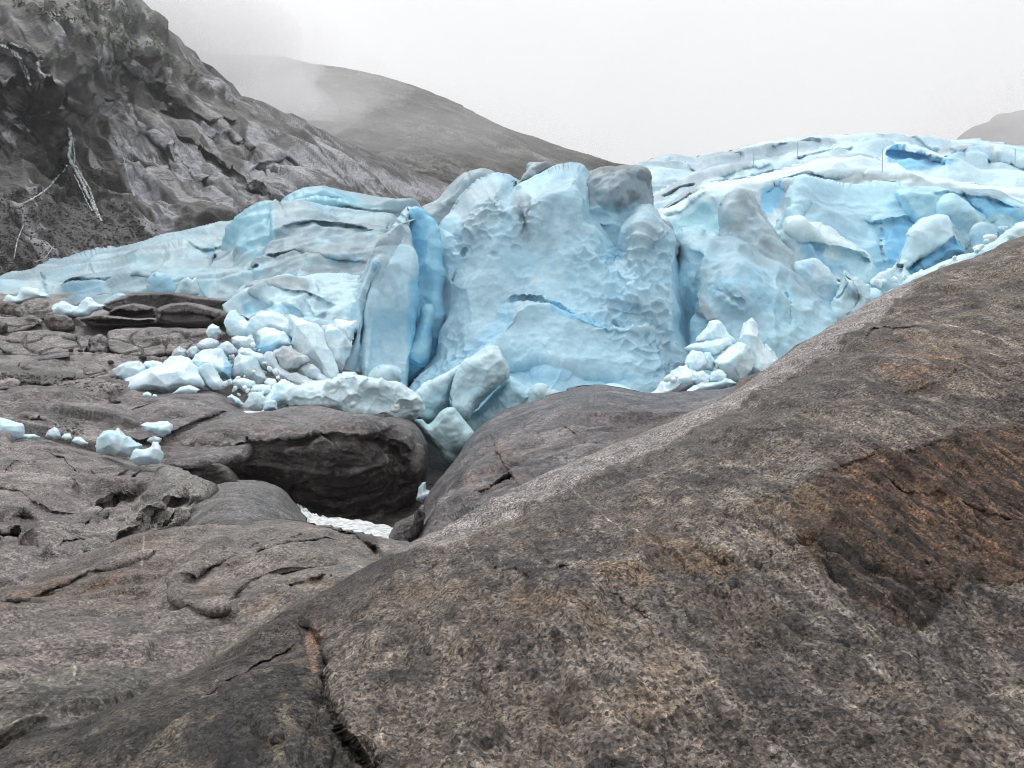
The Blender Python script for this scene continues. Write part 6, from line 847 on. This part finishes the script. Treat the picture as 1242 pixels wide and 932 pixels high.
scatter('scree', [REG['hill']], [(-5, 235), (60, 225), (90, 205), (118, 190), (140, 225), (175, 270), (205, 290), (150, 302), (60, 318), (-5, 335)], 2600, .5, 2.0, M_hill, (.05, .044, .042), 'dark scree below the waterfall', 5)
# scrub high on the slope
def scrub():
    rs = random.Random(9); VV = []; QQ = []; off = 0; P = np.array([(0, 0), (160, 0), (200, 48), (250, 95), (290, 130), (240, 115), (180, 70), (120, 60), (60, 30)], float); k = 0
    while k < 700:
        x = rs.uniform(0, 290); y = rs.uniform(0, 130)
        if not inside(np.array([x]), np.array([y]), P)[0]: k += .2; continue
        if perlin(np.array([[x / 14, y / 14, 0]]), 4)[0] < -.02: k += .3; continue
        h = hit([REG['hill']], x, y); k += 1
        if h is None: continue
        for q in range(5):
            c = np.array(h[0]) + np.array([rs.uniform(-.6, .6), -rs.uniform(0, .5), rs.uniform(0, .8)]); a = np.array([rs.gauss(0, 1) for _ in range(3)]); a /= np.linalg.norm(a); b = np.cross(a, [rs.gauss(0, 1) for _ in range(3)]); b /= np.linalg.norm(b); s = rs.uniform(.2, .45)
            VV.append(np.array([c - a * s, c + b * s * .6, c + a * s, c - b * s * .6])); QQ.append([off, off + 1, off + 2, off + 3]); off += 4
    m, n, b, o_ = mat_new('scrub_leaf'); b.inputs['Base Color'].default_value = (.045, .065, .028, 1); b.inputs['Roughness'].default_value = .8
    t = n.nodes.new('ShaderNodeTexCoord'); z = n.nodes.new('ShaderNodeTexNoise'); z.inputs['Scale'].default_value = .2; n.links.new(t.outputs['Object'], z.inputs['Vector'])
    n.links.new(ramp_col(n, z.outputs['Fac'], [(.35, (.03, .045, .02)), (.65, (.075, .095, .04))]), b.inputs['Base Color'])
    o = link_mesh('scrub', np.vstack(VV), np.array(QQ), m, smooth=False); tag(o, 'low green scrub on the misty upper slope', 'scrub', kind='stuff')
scrub()

# ================================================================== WATER
def ribbon(V, Q, pts, wpx, lift, keys, seed):
    """a strand of falling water lying on the rock: half-round section"""
    rs = random.Random(seed); pts = np.array(pts, float); L_ = np.concatenate([[0], np.cumsum(np.hypot(*np.diff(pts, axis=0).T))]); n = max(int(L_[-1] / 1.2), 4)
    rings = []
    for i in range(n + 1):
        t = L_[-1] * i / n; x = np.interp(t, L_, pts[:, 0]) + rs.uniform(-.35, .35); y = np.interp(t, L_, pts[:, 1])
        h = hit(keys, x, y)
        if h is None: continue
        wd = wpx * rs.uniform(.5, 1.15) * h[1] / F * (.35 if i in (0, n) else 1)
        rings.append((np.array(h[0]) * (1 - lift / h[1]), wd))
    if len(rings) < 3: return
    for i, (c, wd) in enumerate(rings):
        a = rings[max(i - 1, 0)][0]; b = rings[min(i + 1, len(rings) - 1)][0]; d = b - a; d /= np.linalg.norm(d) + 1e-9; vw = -c / np.linalg.norm(c); sdir = np.cross(d, vw); sdir /= np.linalg.norm(sdir) + 1e-9
        for q in range(8):
            an = 2 * math.pi * q / 8; V.append(c + sdir * math.cos(an) * wd / 2 + vw * math.sin(an) * wd * .15)
    base = len(V) - 8 * len(rings)
    for i in range(len(rings) - 1):
        for q in range(8): Q.append([base + i * 8 + q, base + i * 8 + (q + 1) % 8, base + (i + 1) * 8 + (q + 1) % 8, base + (i + 1) * 8 + q])
def fall(label, strands, keys=('hill',)):
    V, Q = [], []
    for i, (p, w_) in enumerate(strands):
        p = np.array(p, float); L_ = np.concatenate([[0], np.cumsum(np.hypot(*np.diff(p, axis=0).T))])
        for s_ in range(5):
            rs = random.Random(i * 31 + s_ * 7 + len(p)); t = np.linspace(0, L_[-1], max(int(L_[-1] / 3), 4)); x = np.interp(t, L_, p[:, 0]); y = np.interp(t, L_, p[:, 1])
            x = x + perlin(np.column_stack([t / 6, 0 * t + s_ * 3.3, 0 * t + i]), 8) * w_ * .9; k0 = 0
            while k0 < len(t) - 2:
                k1 = min(len(t), k0 + rs.randrange(3, 9)); ribbon(V, Q, np.column_stack([x, y])[k0:k1], w_ * rs.uniform(.35, .75), .5, [REG[k] for k in keys], i * 9 + s_); k0 = k1 - (1 if rs.random() < .6 else -1)
    if V: tag(link_mesh('waterfall', np.array(V), np.array(Q), M_fall), label, 'waterfall')
fall('forked white waterfall dropping down the dark cliff', [([(83, 155), (86, 168), (85, 180), (83, 190), (90, 205)], 3.4), ([(85, 158), (89, 175), (91, 190), (90, 200)], 1.5), ([(84, 192), (92, 207), (98, 218), (104, 230), (110, 243), (120, 264)], 3.4), ([(92, 200), (100, 215), (108, 228), (115, 248), (123, 268)], 2.4), ([(90, 212), (97, 226), (106, 246), (112, 256)], 1.6),
      ([(82, 200), (76, 209), (66, 219), (60, 227), (48, 236), (36, 243), (26, 248)], 2.0), ([(80, 206), (70, 214), (62, 222)], 1.0)])
fall('broad white waterfall at the upper left edge', [([(-4, 52), (5, 56), (16, 62), (24, 70), (30, 80), (34, 92), (37, 104)], 4.0), ([(14, 62), (22, 72), (28, 84), (33, 96)], 1.8), ([(20, 68), (27, 76), (33, 88), (36, 100)], 1.4)])
fall('thin trickle beside the pale mountain slab', [([(140, 168), (150, 192), (157, 222), (163, 238)], .8)])
fall('thin broken trickle low on the scree at the left', [([(29, 272), (24, 284), (20, 296), (17, 314)], 1.0), ([(66, 298), (60, 306), (54, 314), (42, 318)], 1.1)])
# meltwater stream behind the rounded rocks, and a small pool
def sheet(name, pts, n, mat, amp, seed, **t):
    pts = np.array(pts, float); m = len(pts) // 2; A = pts[:m]; B = pts[m:][::-1]; V = []
    for i in range(n + 1):
        k = (m - 1) * i / n; j = min(int(k), m - 2); f = k - j; a = A[j] * (1 - f) + A[j + 1] * f; b = B[j] * (1 - f) + B[j + 1] * f
        for q in range(9): p = a + (b - a) * q / 8; V.append(at(p[0], p[1], p[2]))
    V = np.array([list(v) for v in V]); V[:, 2] += amp * .6 * fbm(V / .6, seed, 4)
    Q = np.array([[i * 9 + q, i * 9 + q + 1, (i + 1) * 9 + q + 1, (i + 1) * 9 + q] for i in range(n) for q in range(8)])
    tag(link_mesh(name, V, Q, mat), **t)
sheet('stream', [(350, 604, 42), (372, 619, 38), (392, 627, 36), (431, 630, 36), (477, 640, 36), (500, 650, 35), (495, 680, 27), (466, 665, 28), (417, 658, 28.5), (385, 650, 29), (360, 640, 30), (340, 630, 31)], 90, M_foam, .22, 4, kind='structure')
M_pool, _n, _b, _o = mat_new('pool_water'); _b.inputs['Base Color'].default_value = (.02, .03, .09, 1); _b.inputs['Roughness'].default_value = .25
_t = _n.nodes.new('ShaderNodeTexCoord'); _q = _n.nodes.new('ShaderNodeTexNoise'); _q.inputs['Scale'].default_value = 2.0; _n.links.new(_t.outputs['Object'], _q.inputs['Vector'])
_n.links.new(ramp_col(_n, _q.outputs['Fac'], [(.3, (.006, .009, .03)), (.7, (.014, .022, .07))]), _b.inputs['Base Color'])
sheet('pool', [(46, 430.5, 58), (60, 429.5, 58), (72, 427.5, 58), (86, 430, 58), (84, 432.5, 54), (70, 434.5, 54), (58, 436, 54), (46, 436.5, 54)], 24, M_pool, .01, 6, kind='structure')

# ================================================================== STAKES on the upper ice
def stake(px, py0, py1, D, label):
    a = at(px, py1 + 3, D); b = at(px + .5, py0, D); r = .06; V = []
    for c in (a, b):
        for q in range(6): an = q * math.pi / 3; V.append([c[0] + r * math.cos(an), c[1] + r * math.sin(an), c[2]])
    Q = [[q, (q + 1) % 6, 6 + (q + 1) % 6, 6 + q] for q in range(6)] + [[6, 7, 8, 9], [6, 9, 10, 11]]
    m = bpy.data.materials.get('stake_paint')
    if m is None:
        m, n, bs, _ = mat_new('stake_paint'); bs.inputs['Roughness'].default_value = .6; t = n.nodes.new('ShaderNodeTexCoord'); z = n.nodes.new('ShaderNodeTexNoise'); z.inputs['Scale'].default_value = .8; n.links.new(t.outputs['Object'], z.inputs['Vector']); n.links.new(ramp_col(n, z.outputs['Fac'], [(.3, (.4, .43, .46)), (.7, (.5, .53, .56))]), bs.inputs['Base Color'])
    tag(link_mesh('stake', np.array(V), np.array(Q), m, smooth=False), label, 'stake')
stake(1070, 182, 207, 104, 'thin stake standing tallest in the middle of the upper ice')
stake(967, 172, 187, 118, 'thin stake near the skyline above the dirty swell')
stake(914, 185, 197, 120, 'thin stake on the grey swell left of the others')
stake(1231, 181, 198, 120, 'thin stake at the right edge of the upper ice')

# ================================================================== AIR
def vol(name, dens, colr=(.93, .94, .97, 1)):
    m = bpy.data.materials.new(name); m.use_nodes = True; n = m.node_tree; n.nodes.clear(); o = n.nodes.new('ShaderNodeOutputMaterial'); v = n.nodes.new('ShaderNodeVolumePrincipled')
    v.inputs['Density'].default_value = dens; v.inputs['Color'].default_value = colr; v.inputs['Anisotropy'].default_value = 0.2; n.links.new(v.outputs[0], o.inputs['Volume']); return m, n, v
def box(name, lo, hi, mat):
    V = np.array([[x, y, z] for x in (lo[0], hi[0]) for y in (lo[1], hi[1]) for z in (lo[2], hi[2])]); Q = np.array([[0, 1, 3, 2], [4, 6, 7, 5], [0, 4, 5, 1], [2, 3, 7, 6], [0, 2, 6, 4], [1, 5, 7, 3]])
    return link_mesh(name, V, Q, mat, smooth=False)
mh, _, _ = vol('haze_air', 0.00015, (.995, .995, 1, 1))
xs_ = 1700
hz = box('haze', (-xs_, -60, -15), (xs_, 1700, 480), mh); tag(hz, 'thin grey haze filling the valley', 'haze', kind='stuff')
def mist(blobs, dens, label):
    VV, QQ, off = [], [], 0
    for (px, py, D, rx, ry, rz, s) in blobs:
        n = 24; t = np.linspace(0, math.pi, n); p = np.linspace(0, 2 * math.pi, 2 * n, endpoint=False); T_, P_ = np.meshgrid(t, p, indexing='ij')
        d = np.stack([np.sin(T_) * np.cos(P_), np.sin(T_) * np.sin(P_), np.cos(T_)], -1).reshape(-1, 3); r = 1 + .35 * fbm(d * 1.3 + s, s, 4)
        c = np.array(at(px, py, D)); VV.append(c + d * r[:, None] * np.array([rx, ry, rz])); m_ = 2 * n
        QQ.append(np.array([[i * m_ + j, (i + 1) * m_ + j, (i + 1) * m_ + (j + 1) % m_, i * m_ + (j + 1) % m_] for i in range(n - 1) for j in range(m_)]) + off); off += len(d)
    for i, (V, Q) in enumerate(zip(VV, QQ)):
        m, _, _ = vol('mist_air', dens[i], (.97, .97, .98, 1)); o = link_mesh('mist', V, Q - Q.min(), m); tag(o, label[i], 'mist', kind='stuff')
mist([(205, 35, 430, 60, 70, 34, 1), (262, 70, 480, 70, 80, 28, 2), (330, 100, 540, 90, 70, 24, 3), (222, 22, 335, 12, 22, 16, 4), (420, 150, 600, 120, 60, 34, 6), (560, 175, 640, 120, 60, 26, 7), (1235, 140, 700, 90, 80, 34, 8)], [.014, .014, .006, .008, .0022, .0018, .006],
     ['thick mist bank behind the steep ridge', 'mist bank filling the notch between the slopes', 'torn mist over the far ridge', 'mist licking over the top of the near ridge', 'thin mist veil on the far ridge', 'faint mist low on the far ridge', 'mist hiding the hill at the right edge'])
